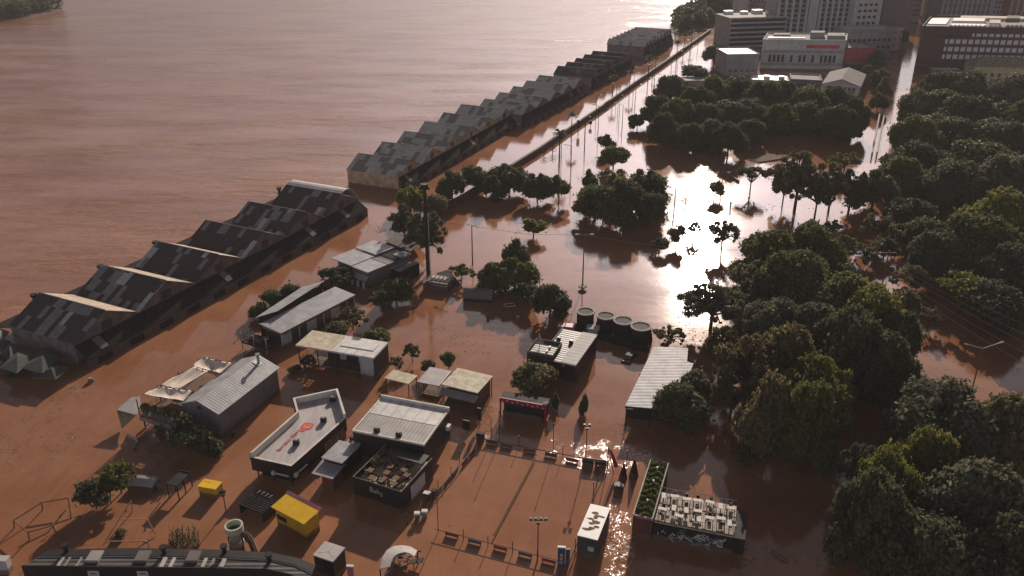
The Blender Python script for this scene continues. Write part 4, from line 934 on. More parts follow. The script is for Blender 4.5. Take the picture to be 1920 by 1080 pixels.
# terrace building upper
z=4.2; t,Ln,Wd=frame('terrace_building','pale roofed terrace building with an open dark framed corner','pavilion',(633,487),(690,509),(744,468),z)
m=M(); m.box(0,Ln,0,Wd,1.8,z-.2); m.box(.4,Ln-.3,.6,Wd-.3,-1,1.8); obj('wall',m,MT['citydark'],t)
for i,(x0,x1,y0,y1,mm,dz) in enumerate(((-.2,.48,-.02,.55,'greyroof',0),(-.2,.48,.56,1.02,'greyroof',.25),(.5,1.02,-.02,.42,'greyroofY',-.1),(.5,1.02,.44,.62,'citygrey',-.12),(.72,1.02,.8,1.02,'greyroof',.05))):
    m=M(); m.box(Ln*x0,Ln*x1,Wd*y0,Wd*y1,z-.18+dz,z+dz); obj('roof',m,MT[mm],t)
m=M()
for i in range(8): m.box(Ln*.5,Ln*1.0,Wd*(.63+i*.047),Wd*(.63+i*.047)+.12,z-.15,z)
obj('pergola_beams',m,MT['blackmetal'],t); rail(t,[(Ln*.5,Wd*.62),(Ln,Wd*.62),(Ln,Wd)],z-.9,1.0,.7)
for i in range(5):
    m=M(); m.box(Ln*(.1+i*.19),Ln*(.1+i*.19)+.45,-.7,-.3,.1,1.6); obj('banner',m,MT['white'],t)
m=M(); m.slab([(Ln*.2,-.9,2.2),(Ln,-.9,2.2),(Ln,-.02,2.9),(Ln*.2,-.02,2.9)],.08); obj('awning',m,MT['citygrey'],t)
t,Ln,Wd=frame('side_canopy','small dark shed with two pale roof strips right of the terrace building','shed',(726,500),(752,508),(775,488),3)
m=M(); m.box(0,Ln,0,Wd,-1,2.7); obj('wall',m,MT['dark'],t)
for u in (0,.55): m=M(); m.box(Ln*u,Ln*(u+.38),0,Wd,2.72,2.95); obj('roof',m,MT['citygrey'],t)
panel('sloping_levee_cover','dark sloping tarpaulin cover behind the terrace building',[(722,452),(770,472),(800,442),(758,430)],(.4,2.6,2.6,.4),'leanroof',cat='cover')
# red lettered pavilion with parapet
z=4.2; P=[(468,849),(545,866),(648,776),(633,728),(549,746),(556,772)]
W_=[at(*p,z) for p in P]; o=W_[0]; t=thing('parapet_pavilion','black walled pavilion with cream parapet and red emblem painted on its grey roof','pavilion',o)
Q=[(x-o[0],y-o[1]) for x,y in W_]; cx=sum(q[0] for q in Q)/6; cy=sum(q[1] for q in Q)/6
def inset(Q,d):
    n=len(Q); out=[]
    for i in range(n):
        p0,p1,p2=Q[i-1],Q[i],Q[(i+1)%n]; 
        def nrm(a,b): l=math.dist(a,b); return (-(b[1]-a[1])/l,(b[0]-a[0])/l)
        n1=nrm(p0,p1); n2=nrm(p1,p2); k=1+n1[0]*n2[0]+n1[1]*n2[1]
        out.append((p1[0]+d*(n1[0]+n2[0])/k,p1[1]+d*(n1[1]+n2[1])/k))
    return out
I=inset(Q,.32); I2=inset(Q,-.05)
m=M(); m.prism(Q,1.3,z-1.0); obj('wall',m,MT['black'],t)
m=M(); J=inset(Q,.9); m.prism(J,-1,1.3); obj('lower_wall',m,MT['dark'],t)
m=M(); m.face([(x,y,z-.99) for x,y in I]); obj('roof',m,MT['membrane'],t)
n=6
for i in range(n):
    j=(i+1)%n
    m=M(); m.prism([Q[i],Q[j],I[j],I[i]],z-1.0,z-.06); 
    # near sides are low kerbs, far sides stand tall
    hh_=z if i in (2,3,4,5) else z-.7
    m=M(); m.prism([Q[i],Q[j],I[j],I[i]],z-1.003,hh_); obj('parapet',m,MT['parapet'],t)
    m=M(); m.prism([I2[i],I2[j],Q[j],Q[i]],z-1.2,hh_-.05); obj('fascia',m,MT['black'],t)
zf=z-.97
for (px,py) in ((556,833),(607,791),(624,752)): q=loc(t,px,py,zf); acunit(t,q[0],q[1],zf,.9)
m=M()
def stroke(m,P,w,z,th=.015):
    for a,b in zip(P[:-1],P[1:]):
        d=math.dist(a[:2],b[:2]); nx,ny=-(b[1]-a[1])/d*w/2,(b[0]-a[0])/d*w/2
        m.slab([(a[0]-nx,a[1]-ny,z),(b[0]-nx,b[1]-ny,z),(b[0]+nx,b[1]+ny,z),(a[0]+nx,a[1]+ny,z)],th)
a=loc(t,522,845,zf); b=loc(t,562,806,zf); rr=random.Random(3)
ux,uy=(b[0]-a[0]),(b[1]-a[1]); l=math.hypot(ux,uy); ux/=l; uy/=l; vx,vy=-uy,ux
k=0; s=0
while s<l:
    w=rr.uniform(.28,.45); h=rr.uniform(.45,.8)
    c=(a[0]+ux*s,a[1]+uy*s)
    f=lambda p,q: (c[0]+ux*p+vx*q,c[1]+uy*p+vy*q)
    m=M(); kind=k%4
    if kind==0: stroke(m,[f(0,-h/2),f(0,h/2),f(w*.8,h/3),f(w*.8,-h/2)],.11,zf+.02)
    elif kind==1: stroke(m,[f(w*.8,-h/3),f(0,-h/3),f(0,h/4),f(w*.8,h/4),f(w*.8,-h/3)],.11,zf+.02)
    elif kind==2: stroke(m,[f(w*.3,-h/2),f(w*.3,h/2)],.12,zf+.02)
    else: stroke(m,[f(w*.8,h/3),f(0,h/3),f(0,0),f(w*.8,0),f(w*.8,-h/3),f(0,-h/3)],.10,zf+.02)
    obj('roof_lettering',m,MT['pink'],t); s+=w+.1; k+=1
c=loc(t,576,799,zf)
def rsq(m,c,h0,h1,z,n=28,p=4):
    def pt(r,i): a_=2*math.pi*i/n; k_=(abs(math.cos(a_))**p+abs(math.sin(a_))**p)**(-1/p); x=r*k_*math.cos(a_); y=r*k_*math.sin(a_); return (c[0]+ux*x+vx*y,c[1]+uy*x+vy*y,z)
    for i in range(n): m.slab([pt(h0,i),pt(h1,i),pt(h1,i+1),pt(h0,i+1)],.015)
m=M(); rsq(m,c,.25,.55,zf+.024); obj('roof_emblem',m,MT['orange'],t)
m=M(); rsq(m,c,.56,.85,zf+.022); 
d_=(c[0]-ux*.8,c[1]-uy*.8); stroke(m,[(d_[0],d_[1]),(d_[0]-ux*.7,d_[1]-uy*.7)],.6,zf+.021); obj('roof_emblem',m,MT['red'],t)
def wallpt(i,u,out): a_=Q[i]; b_=Q[(i+1)%6]; l_=math.dist(a_,b_); nx,ny=(b_[1]-a_[1])/l_,-(b_[0]-a_[0])/l_; return (a_[0]+(b_[0]-a_[0])*u+nx*out,a_[1]+(b_[1]-a_[1])*u+ny*out)
# pale sign arms on the two near walls
for i,(u0,u1) in ((0,(.52,.92)),(1,(.02,.24))):
    m=M(); p=wallpt(i,u0,.14); q=wallpt(i,u1,.14); m.bar((p[0],p[1],1.75),(q[0],q[1],1.75),.13,5); m.bar((p[0],p[1],1.75),(p[0]+(q[0]-p[0])*.16,p[1]+(q[1]-p[1])*.16,1.75),.36,8); obj('wall_sign',m,MT['citypale'],t)
m=M(); p=wallpt(1,.55,.08); q=wallpt(1,.93,.08); m.slab([(p[0],p[1],2.5),(q[0],q[1],2.5),(q[0]+.01,q[1]+.01,.2),(p[0]+.01,p[1]+.01,.2)],.04); obj('mural_panel',m,MT['glass'],t)
for i in range(9):
    u=.57+i*.043; p=wallpt(1,u,.12); m=M(); hgt=rr.uniform(.8,1.7); q=wallpt(1,u+.016,.12); m.prism([p,q,wallpt(1,u+.016,.16),wallpt(1,u,.16)],.4,.4+hgt); obj('mural_mark',m,MT['citypale' if i%2 else 'citygrey'],t)
for i,u in ((0,.12),(0,.5),(0,.95),(1,.3),(1,.6),(1,.98)):
    p=wallpt(i,u,-.2); m=M(); m.bar((p[0],p[1],-1),(p[0],p[1],1.35),.1); obj('post',m,MT['blackmetal'],t)
# small grey two level kiosk
z=3.4; t,Ln,Wd=frame('stepped_kiosk','small kiosk with stepped light grey roofs between the two black pavilions','kiosk',(605,857),(641,867),(672,836),z)
m=M(); m.box(-.15,Ln+.15,-.15,Wd+.15,z-.15,z); obj('roof',m,MT['greyroofY'],t)
m=M(); m.box(.1,Ln-.1,.1,Wd-.1,-1,z-.15); obj('wall',m,MT['black'],t)
Q=[loc(t,*p,2.5) for p in ((584,887),(624,898),(648,872),(606,862))]; m=M(); m.slab([(q[0],q[1],2.5 if i<2 else 2.7) for i,q in enumerate(Q)],.1); obj('lower_roof',m,MT['greyroofY'],t)
m=M(); m.prism([(Q[0][0]+1.2,Q[0][1]+.6),(Q[1][0]-.2,Q[1][1]+.3),(Q[2][0]-.2,-.02),(Q[0][0]+1.2,-.02)],-1,2.4); obj('wall',m,MT['redbrown'],t)
Q=[loc(t,*p,3) for p in ((646,833),(664,842),(686,822),(662,815))]; m=M(); m.slab([(q[0],q[1],3) for q in Q],.14); obj('rear_roof',m,MT['citypale'],t); m=M(); m.prism([(q[0]*.96,q[1]) for q in Q],-1,2.85); obj('wall',m,MT['dark'],t)
for k in range(2): q=Q[3]; m=M(); m.box(q[0]+.2+k*1.1,q[0]+.8+k*1.1,q[1]-1.3,q[1]-.8,3,3.5); obj('roof_unit',m,MT['blackmetal'],t)
# black pavilion with ribbed roof
z=5.0; t,Ln,Wd=frame('ribbed_roof_pavilion','tall black pavilion with ribbed pale roof and white edge, above the cafe terrace','pavilion',(661,806),(795,833),(848,768),z)
m=M(); m.box(0,Ln,0,Wd,-1,z-.28); obj('wall',m,MT['black'],t)
m=M(); m.box(.22,Ln-.22,.22,Wd*.52,z-.25,z-.12); obj('roof',m,MT['ribbed'],t)
m=M(); m.box(.22,Ln-.22,Wd*.52+.003,Wd-.22,z-.25,z-.08); obj('roof',m,MT['whiteroof'],t)
for (x0,x1,y0,y1) in ((-.06,Ln+.06,-.06,.22),(-.06,Ln+.06,Wd-.22,Wd+.06),(-.06,.22,.223,Wd-.223),(Ln-.22,Ln+.06,.223,Wd-.223)):
    m=M(); m.box(x0,x1,y0,y1,z-.3,z+(.35 if y0>1 and x1>1 and x0<1 else 0)); obj('edge_trim',m,MT['parapet'],t)
for u in (.31,.62): acunit(t,Ln*u,.8,z-.12,.8)
m=M(); m.box(Ln+.07,Ln+.6,Wd*.8,Wd*.9,2.4,3.1); obj('wall_unit',m,MT['white'],t)
Tm=t; 
# cafe terrace
z=3.7; t,Ln,Wd=frame('cafe_terrace','black walled roof terrace full of tables in front of the ribbed roof pavilion','terrace',(661,893),(752,922),(803,856),z)
m=M(); m.box(0,Ln,0,Wd,-1,2.7); obj('wall',m,MT['black'],t)
m=M(); m.box(.15,Ln-.15,.15,Wd-.02,2.703,2.74); obj('floor',m,MT['floor'],t)
for (x0,x1,y0,y1) in ((0,Ln,0,.12),(0,.12,.123,Wd),(Ln-.12,Ln,.123,Wd)): m=M(); m.box(x0,x1,y0,y1,2.703,z-.1); obj('parapet',m,MT['black'],t)
for (a_,b_) in (((0,.06),(Ln,.06)),((.06,0),(.06,Wd)),((Ln-.06,0),(Ln-.06,Wd))): m=M(); m.bar((*a_,z-.05),(*b_,z-.05),.06,4); obj('handrail',m,MT['citypale'],t)
m=M(); m.box(Ln+.01,Ln+.1,Wd*.28,Wd*.72,.2,2.9); obj('white_panel',m,MT['citypale'],t)
m=M(); m.box(Ln*.25,Ln*.95,Wd-2.2,Wd-.1,3.9,4.0); obj('awning',m,MT['black'],t)
# white lettering "Bah"-like script on the front
def letters(t,x,y,z,h,strokes,matn):
    for s in strokes:
        m=M()
        for a_,b_ in zip(s[:-1],s[1:]): m.bar((x+a_[0]*h,y,z+a_[1]*h),(x+b_[0]*h,y,z+b_[1]*h),.055,4)
        obj('sign_letter',m,MT[matn],t)
letters(t,Ln*.36,-.06,2.15,.75,[[(0,0),(0,1),(.5,.9),(.5,.6),(.05,.5),(.55,.4),(.5,.05),(0,0)],[(.75,0),(1,.55),(1.25,.5),(1.2,0),(.8,.05)],[(1.5,1),(1.5,0),(1.55,.5),(1.9,.5),(1.9,0)],[(2.2,.5),(2.2,0),(2.5,.1),(2.5,.5),(2.5,-.3),(2.2,-.3)]],'citypale')
def table_set(lab,x,y,z,rot,first=[None]):
    if first[0]:
        return dup(first[0],(x,y,z),rot,lab)
    p=thing('cafe_table',lab,'table',(x,y),rot,'tables on the cafe terrace',z=z); first[0]=p
    m=M(); m.box(-.45,.45,-.45,.45,.72,.77); obj('tabletop',m,MT['wood'],p)
    m=M(); m.cyl(0,0,0,.72,.05,6); m.box(-.25,.25,-.25,.25,0,.04); obj('leg',m,MT['blackmetal'],p)
    return p
def chair(lab,x,y,z,rot,first=[None]):
    if first[0]: return dup(first[0],(x,y,z),rot,lab)
    p=thing('cafe_chair',lab,'chair',(x,y),rot,'chairs on the cafe terrace',z=z); first[0]=p
    m=M(); m.box(-.22,.22,-.22,.22,.42,.47); obj('seat',m,MT['redbrown'],p)
    m=M(); m.box(-.22,.22,.18,.22,.47,.9); obj('backrest',m,MT['redbrown'],p)
    for a_ in (-.19,.19):
        for b_ in (-.19,.19): m=M(); m.bar((a_,b_,0),(a_,b_,.42),.02,4); obj('leg',m,MT['blackmetal'],p)
    return p
k=0; side=['near','far','left','right']
for i,(u,v) in enumerate([(.16,.30),(.30,.14),(.18,.62),(.42,.52),(.44,.68),(.46,.36),(.50,.20),(.70,.30),(.74,.16),(.70,.55),(.82,.45),(.64,.74)]):
    x,y=wpt(t,Ln*u,Wd*v); r0=t.rotation_euler.z+rnd.uniform(-.3,.3)
    w_=['first','second','third','fourth','fifth','sixth','seventh','eighth','ninth','tenth','eleventh','twelfth'][i]
    table_set('square table on the cafe terrace, %s from the near left corner'%w_,x,y,2.74,r0)
    for q,(dx,dy,rr_) in enumerate(((0,-.75,math.pi),(0,.75,0),(-.75,0,math.pi/2),(.75,0,-math.pi/2))):
        if (i+q)%4==3: continue
        ca,sa=math.cos(r0),math.sin(r0); chair('dark red chair at the %s side of the %s cafe terrace table'%(side[q],w_),x+dx*ca-dy*sa,y+dx*sa+dy*ca,2.74,r0+rr_)
for i,(u,v) in enumerate([(.08,.5),(.08,.62),(.08,.74),(.08,.86),(.2,.93)]):
    x,y=wpt(t,Ln*u,Wd*v); planter('dark potted plant along the left edge of the cafe terrace, %s from the front'%['first','second','third','fourth','fifth'][i],x,y,2.74,.75)
# small canopies and cream kiosk
def canopy(name,label,A,B,C,z,roofm,cat='canopy',front=None,posts=(0,1),th=.15,wall=None,deckrail=False):
    t,Ln,Wd=frame(name,label,cat,A,B,C,z)
    m=M(); m.box(-.1,Ln+.1,-.1,Wd+.1,z-th,z); obj('roof',m,MT[roofm],t)
    for x in (.1,Ln-.1):
        for y in (.1,Wd-.1): m=M(); m.bar((x,y,-1),(x,y,z-th),.09); obj('post',m,MT['wood'],t)
    if wall: m=M(); m.box(.3,Ln-.3,Wd*wall[0],Wd-.2,-1,z-th-.003); obj('wall',m,MT[wall[1]],t)
    if deckrail: m=M(); m.box(.1,Ln-.1,.1,Wd-.1,.35,.5); obj('floor',m,MT['wood'],t); rail(t,[(0.1,Wd-.1),(.1,.1),(Ln-.1,.1)],.5,.9,.9,'wood')
    return t,Ln,Wd
canopy('small_canopy','small square rusty white canopy on wooden posts','canopy' and (722,708),(766,719),(780,704),2.5,'mossroof')
canopy('slatted_canopy','stained grey slatted canopy left of the cream roofed kiosk',(783,715),(823,723),(846,696),2.7,'ribbed',deckrail=True)
t,Ln,Wd=canopy('cream_kiosk','kiosk with cream flat roof, dark open front and lower grey awning',(829,720),(895,736),(918,704),3.6,'mossroof',cat='kiosk',wall=(.3,'wood'))
m=M(); m.slab([(-.3,-1.6,2.7),(Ln+.3,-1.6,2.7),(Ln+.3,-.15,3.1),(-.3,-.15,3.1)],.08); obj('awning',m,MT['citygrey'],t)
m=M(); m.box(.1,Ln-.1,-1.4,Wd*.3,.3,.45); obj('floor',m,MT['wood'],t); rail(t,[(.1,-1.4),(Ln-.1,-1.4)],.45,.9,.9,'wood')
m=M(); m.box(.3,Ln*.4,Wd*.3-.6,Wd*.3-.02,.5,1.5); obj('counter',m,MT['citygrey'],t)
# box with dish + ribbed roof
z=3.9; t,Ln,Wd=frame('half_white_roof_building','black building whose ribbed roof is dark on the left and white on the right','pavilion',(1012,671),(1079,685),(1115,628),z)
m=M(); m.box(0,Ln,0,Wd,-1,z-.15); obj('wall',m,MT['black'],t)
m=M(); m.box(-.08,Ln*.58,-.08,Wd+.08,z-.15,z); obj('roof',m,MT['darkribbed'],t)
m=M(); m.box(Ln*.58+.003,Ln+.1,-.1,Wd+.1,z-.15,z+.12); obj('roof',m,MT['whiteroofY'] if 'whiteroofY' in MT else corr('white_ribbed_roof',(.5,.48,.46),'Y',1.1,.7,var=.12,dark=.75,spec=.2,amp=.02),t)
for u,v in ((.12,.62),(.5,.6)): acunit(t,Ln*u,Wd*v,z,.7)
m=M(); m.box(-.12,-.02,Wd*.55,Wd+.1,z-.1,z+.25); obj('edge_trim',m,MT['citypale'],t)
z=4.7; t,Ln,Wd=frame('dish_box','dark box room with sunken roof and satellite dish','kiosk',(988,658),(1037,667),(1053,642),z)
m=M(); m.box(0,Ln,0,Wd,-1,z-.5); obj('wall',m,MT['black'],t)
m=M(); m.box(.15,Ln-.15,.15,Wd-.15,z-.5,z-.42); obj('roof',m,MT['darkribbed'],t)
for (x0,x1,y0,y1) in ((0,Ln,0,.15),(0,Ln,Wd-.15,Wd),(0,.15,.153,Wd-.153),(Ln-.15,Ln,.153,Wd-.153)): m=M(); m.box(x0,x1,y0,y1,z-.503,z); obj('parapet',m,MT['leanroof'],t)
for k in (0,1): m=M(); m.box(Ln*.62,Ln*.62+.35,Wd*(.25+.3*k),Wd*(.25+.3*k)+.6,z-.42,z-.1); obj('roof_unit',m,MT['white'],t)
d=thing('satellite_dish','mesh satellite dish with feed arm on the dark box room','dish',wpt(t,Ln*.3,Wd*.5),t.rotation_euler.z,z=z-.42)
m=M(); m.cyl(0,0,0,.7,.06,6); obj('stand',m,MT['greymetal'],d)
m=M()
for rr_ in (.25,.55,.85):
    for i in range(18): a1=2*math.pi*i/18; a2=a1+2*math.pi/18; f=lambda a_: (rr_*math.cos(a_),-.2-rr_*math.sin(a_)*.5+rr_*rr_*.1,1.2+rr_*math.sin(a_)*.85+rr_*rr_*.12); m.bar(f(a1),f(a2),.035,4)
for i in range(9): a1=2*math.pi*i/9; m.bar((0,-.2,1.2),(.85*math.cos(a1),-.2-.425*math.sin(a1)+.07,1.2+.72*math.sin(a1)+.09),.03,4)
obj('reflector',m,MT['citypale'],d)
m=M(); m.bar((-.6,-.2,.9),(-.2,.4,2.6),.035,4); m.bar((.6,-.2,.9),(-.2,.4,2.6),.035,4); m.bar((0,.2,1.9),(-.2,.4,2.6),.06,5); obj('feed_arm',m,MT['citypale'],d)
m=M(); a=at(1062,609,2); m.box(-1.6,1.6,-.8,.8,1.4,2.0); m.box(-1.4,1.4,-.6,.6,-1,1.4); tag(obj('stall_roof',m,MT['magenta'],None,loc=(a[0],a[1],0),rot=-.2),'small reddish stall roof behind the half white ribbed roof','stall')
m=M(); a=at(1112,613,2.2); m.box(-1.2,1.2,-.9,.9,2.0,2.2); m.box(-.9,.9,-.6,.6,-1,2.0); tag(obj('stall_roof',m,MT['citypale'],None,loc=(a[0],a[1],0),rot=-.2),'small pale stall roof below the leftmost round tank','stall')
# red pergola with bulbs
z=3.3; t,Ln,Wd=frame('red_pergola','dark stall framed by a crimson beam with white bulbs, below the feathery tree','stall',(937,745),(1024,760),(1034,746),z)
m=M(); m.box(0,Ln,-.1,.12,z-.75,z); obj('crimson_beam',m,MT['crimson'] if 'crimson' in MT else mat('crimson_paint',(.28,.012,.04),.5,var=.3,scale=2),t)
m=M(); m.box(0,Ln,.15,Wd,z-.3,z-.2); obj('roof',m,MT['dark'],t)
m=M(); m.box(.3,Ln-.3,Wd*.5,Wd,-1,z-.35); obj('back_wall',m,MT['dark'],t)
m=M(); m.box(Ln-.25,Ln+.05,-.15,.15,-1,z-.76); obj('post',m,bpy.data.materials['crimson_paint'],t); m=M(); m.box(0,.2,-.12,.12,-1,z-.76); obj('post',m,bpy.data.materials['crimson_paint'],t)
m=M(); m.box(.5,Ln-.8,0,.5,.1,1.0); obj('counter',m,MT['teal'],t)
m=M(); m.cyl(0,0,0,.16,.1,8); bm_=mesh('bulb',m,MT['white'])
for i in range(9): obj('bulb',bm_,None,t,loc=(.5+i*(Ln-1)/8,-.2,z-.6+(.25 if i%2 else 0)))
for x in (Ln-.6,Ln-.2): m=M(); m.bar((x,.2,z),(x+.5,.5,z+.35),.09,5); obj('spotlight',m,MT['white'],t)
# four round tanks
proto=None
for i,(px,py,r) in enumerate(((1098,583,1.75),(1136,591,1.75),(1169,600,1.85),(1202,611,1.9))):
    x,y=at(px,py,3.5); lab='dark round tank with pale rim, %s of the row'%['leftmost','second from the left','third from the left','rightmost'][i]
    if proto is None:
        proto=thing('round_tank',lab,'tank',(x,y),0,'four round tanks')
        m=M(); m.cyl(0,0,-1,3.3,1.6,32); obj('tank_wall',m,MT['dark'],proto)
        m=M(); n=40
        for k in range(n):
            a1=2*math.pi*k/n; a2=2*math.pi*(k+1)/n; c=lambda r_,a_:(r_*math.cos(a_),r_*math.sin(a_))
            m.prism([c(1.42,a1),c(1.78,a1),c(1.78,a2),c(1.42,a2)],3.303,3.5)
        obj('rim',m,MT['concrete'],proto)
        m=M(); m.cyl(0,0,3.31,3.36,1.38,32); obj('cover',m,MT['leanroof'],proto)
        m=M()
        for k in range(3): m.box(-.5,.5,-2.1+.12*k,-2.0+.12*k,-1,1.0+.7*k)
        obj('ladder_step',m,MT['dark'],proto); proto.scale=(r/1.75,)*2+(1,)
    else: dup(proto,(x,y,0),rnd.uniform(0,6),lab,(r/1.75,r/1.75,1))
P=[at(*p) for p in ((1030,602),(1075,618),(1095,628),(1215,662))]
t=thing('dark_site_wall','dark low wall linking the round tanks','wall',P[1]); m=M(); ribbon(m,P[1:],P[1],.35,-1,1.5); obj('wall_panel',m,MT['dark'],t)
# dark pickup under the tanks
t=thing('sunken_car','dark car almost covered by the water below the third round tank','car',at(1180,672),R(60))
m=M(); m.box(-1.9,1.9,-.8,.8,-.6,.35); obj('body',m,MT['black'],t); m=M(); n=len(m.v); m.v=[(-1.0,-.75,.353),(1.1,-.75,.353),(1.1,.75,.353),(-1.0,.75,.353),(-.6,-.6,.9),(.6,-.6,.9),(.6,.6,.9),(-.6,.6,.9)]; m.f=[(0,1,5,4),(1,2,6,5),(2,3,7,6),(3,0,4,7),(4,5,6,7)]; obj('cabin',m,MT['glass'],t)
# white sheet canopy
z=3.6; P=[(1172,761),(1268,769),(1300,684),(1288,680),(1290,655),(1226,652)]
Wp=[at(*p,z) for p in P]; o=Wp[0]; t=thing('white_canopy','large white corrugated sheet canopy with one side wider, tree growing over its edge','canopy',o,R(0))
m=M(); m.slab([(q[0]-o[0],q[1]-o[1],z+(.0 if i in (0,1) else .25)) for i,q in enumerate(Wp)],.1); obj('roof',m,corr('pale_corrugated_canopy',(.50,.485,.50),'Y',.9,.65,var=.25,dark=.6,spec=.25,amp=.03),t)
for (px,py) in ((1175,762),(1220,766),(1262,769),(1200,700),(1228,655),(1287,657)): q=at(px,py,z); m=M(); m.bar((q[0]-o[0],q[1]-o[1],-1),(q[0]-o[0],q[1]-o[1],z-.08),.1); obj('post',m,MT['dark'],t)
m=M(); a_=(Wp[0][0]-o[0],Wp[0][1]-o[1]); b_=(Wp[1][0]-o[0],Wp[1][1]-o[1]); m.bar((a_[0],a_[1],z-.25),(b_[0],b_[1],z-.25),.14,4); obj('beam',m,MT['dark'],t)
m=M(); m.prism([(.6,2.2),(b_[0]-.5,b_[1]+2.2),(b_[0]-.3,b_[1]+4),(1,4)],-1,1.6); obj('inner_counter',m,MT['dark'],t)
# container with white roof
z=3.2; t,Ln,Wd=frame('white_top_container','white topped container with dark stains, dark green sides, by the court corner','container',(1083,1003),(1120,1012),(1143,953),z)
m=M(); m.box(0,Ln,0,Wd,-.5,z-.1); obj('wall',m,MT['teal'],t)
m=M(); m.box(-.05,Ln+.05,-.05,Wd+.05,z-.1,z); obj('roof',m,mat('white_stained_roof',(.78,.76,.72),.5,var=.05,scale=.9),t)
rr=random.Random(5)
for i in range(9):
    x=Ln*(.3+.5*((i*7)%5)/5); y=Wd*(.22+.6*i/9); m=M(); n=8; w1=rr.uniform(.35,.7); h1=rr.uniform(.15,.32); m.slab([(x+w1*math.cos(k*math.pi/4)*rr.uniform(.7,1.2),y+h1*math.sin(k*math.pi/4)*rr.uniform(.7,1.2),z+.008) for k in range(8)],.006); obj('roof_stain',m,MT['wood'],t)
m=M(); m.box(.3,Ln-.3,-.06,-.01,.2,2.4); obj('door',m,MT['teal'],t); m=M(); m.box(Ln*.55,Ln*.85,-.1,-.065,1.2,1.9); obj('wall_vent',m,MT['citypale'],t)
m=M(); 
for i in range(12): m.box(Ln+.003,Ln+.06,.3+i*Wd/12.5,.5+i*Wd/12.5,.1,z-.2)
obj('side_ribs',m,MT['teal'],t)
# green roof container
z=3.5; t,Ln,Wd=frame('green_roof_container','oxide red container with hedge planted roof between white kerbs','container',(1187,964),(1224,972),(1252,868),z)
m=M(); m.box(0,Ln,0,Wd,-1,z-.35); obj('wall',m,MT['redbrown'],t)
for x0 in (-.05,Ln-.1): m=M(); m.box(x0,x0+.15,-.05,Wd,z-.35,z+.05); obj('roof_kerb',m,MT['citypale'],t)
m=M(); m.box(.1,Ln-.103,-.05,.07,z-.35,z-.02); obj('roof_kerb',m,MT['magenta'],t)
rg=np.random.default_rng(9); n=5200; P=np.stack([rg.uniform(.15,Ln-.2,n),rg.uniform(.1,Wd-.1,n),np.zeros(n)],1); P[:,2]=z-.15+.22*np.sin(P[:,1]*5+2*np.sin(P[:,0]*3))+rg.uniform(-.15,.15,n); N=rg.normal(size=(n,3))*.6+np.array([0,0,1]); N/=np.linalg.norm(N,axis=1)[:,None]
obj('planting',leaves(P,N,rg.uniform(.06,.17,n),rg,'planting',MT['leafhedge']),None,t)
m=M(); m.box(.1,Ln-.1,.1,Wd-.1,z-.35,z-.25); obj('soil',m,MT['mud'],t)
for v in (.25,.6,.85): m=M(); m.cyl(Ln*.5,Wd*v,z-.2,z+.35,.12,8); obj('roof_vent',m,MT['white'],t)
# white terrace bar with graffiti
z=2.9; t,Ln,Wd=frame('terrace_bar','bar with pale roof terrace of white furniture and graffiti covered front wall','bar',(1226,977),(1376,1006),(1387,950),z)
m=M(); m.box(0,Ln,0,Wd,-1,z-.2); obj('wall',m,MT['black'],t)
m=M(); m.box(0,Ln,0,Wd,z-.197,z); obj('floor',m,mat('pale_stained_decking',(.50,.44,.38),.75,var=.25,scale=1.4,c2=(.15,.11,.085)),t)
m=M(); 
for i in range(40): m.box(Ln*i/40+.02,Ln*i/40+.06,.1,Wd-.1,z+.003,z+.02)
obj('board_gaps',m,MT['wood'],t)
rr=random.Random(11)
for i in range(46):
    x=rr.uniform(.4,Ln-.8); zz=rr.uniform(.1,z-.9); m=M(); pts_=[(x+rr.uniform(-.5,.5),zz+rr.uniform(-.4,.5)) for _ in range(4)]
    for a_,b_ in zip(pts_[:-1],pts_[1:]): m.bar((a_[0],-.03,a_[1]),(b_[0],-.03,b_[1]),rr.uniform(.03,.07),4)
    obj('graffiti_mark',m,MT['citypale' if i%3 else 'greymetal'],t)
m=M()
for x in [.1+Ln*i/14 for i in range(14)]: m.bar((x,Wd-.08,z),(x,Wd-.08,z+.9),.04,4)
m.bar((0,Wd-.08,z+.9),(Ln,Wd-.08,z+.9),.05,4); obj('railing',m,MT['citypale'],t)
m=M(); m.bar((0,.06,z+.05),(Ln,.06,z+.05),.1,4); obj('edge_trim',m,MT['wood'],t)
m=M(); m.box(Ln+.01,Ln+1.4,0.4,Wd-.2,-1,2.4); obj('side_shed',m,MT['dark'],t)
def bench(lab,x,y,z,rot,first=[None]):
    if first[0]: return dup(first[0],(x,y,z),rot,lab)
    p=thing('terrace_table',lab,'table',(x,y),rot,'white tables on the bar terrace',z=z); first[0]=p
    m=M(); m.box(-.55,.55,-.27,.27,.7,.75); obj('tabletop',m,MT['parapet'],p)
    m=M(); m.bar((-.45,0,0),(-.45,0,.7),.05); m.bar((.45,0,0),(.45,0,.7),.05); obj('leg',m,MT['dark'],p)
    return p
def stool(lab,x,y,z,rot,mm,first={}):
    if mm in first: return dup(first[mm],(x,y,z),rot,lab)
    p=thing('terrace_chair',lab,'chair',(x,y),rot,'chairs on the bar terrace',z=z); first[mm]=p
    m=M(); m.box(-.2,.2,-.2,.2,.4,.46); obj('seat',m,MT[mm],p)
    m=M(); m.box(-.2,.2,.16,.2,.46,.85); obj('backrest',m,MT[mm],p)
    for a_ in (-.17,.17):
        for b_ in (-.17,.17): m=M(); m.bar((a_,b_,0),(a_,b_,.4),.02,4); obj('leg',m,MT['dark'],p)
k=0
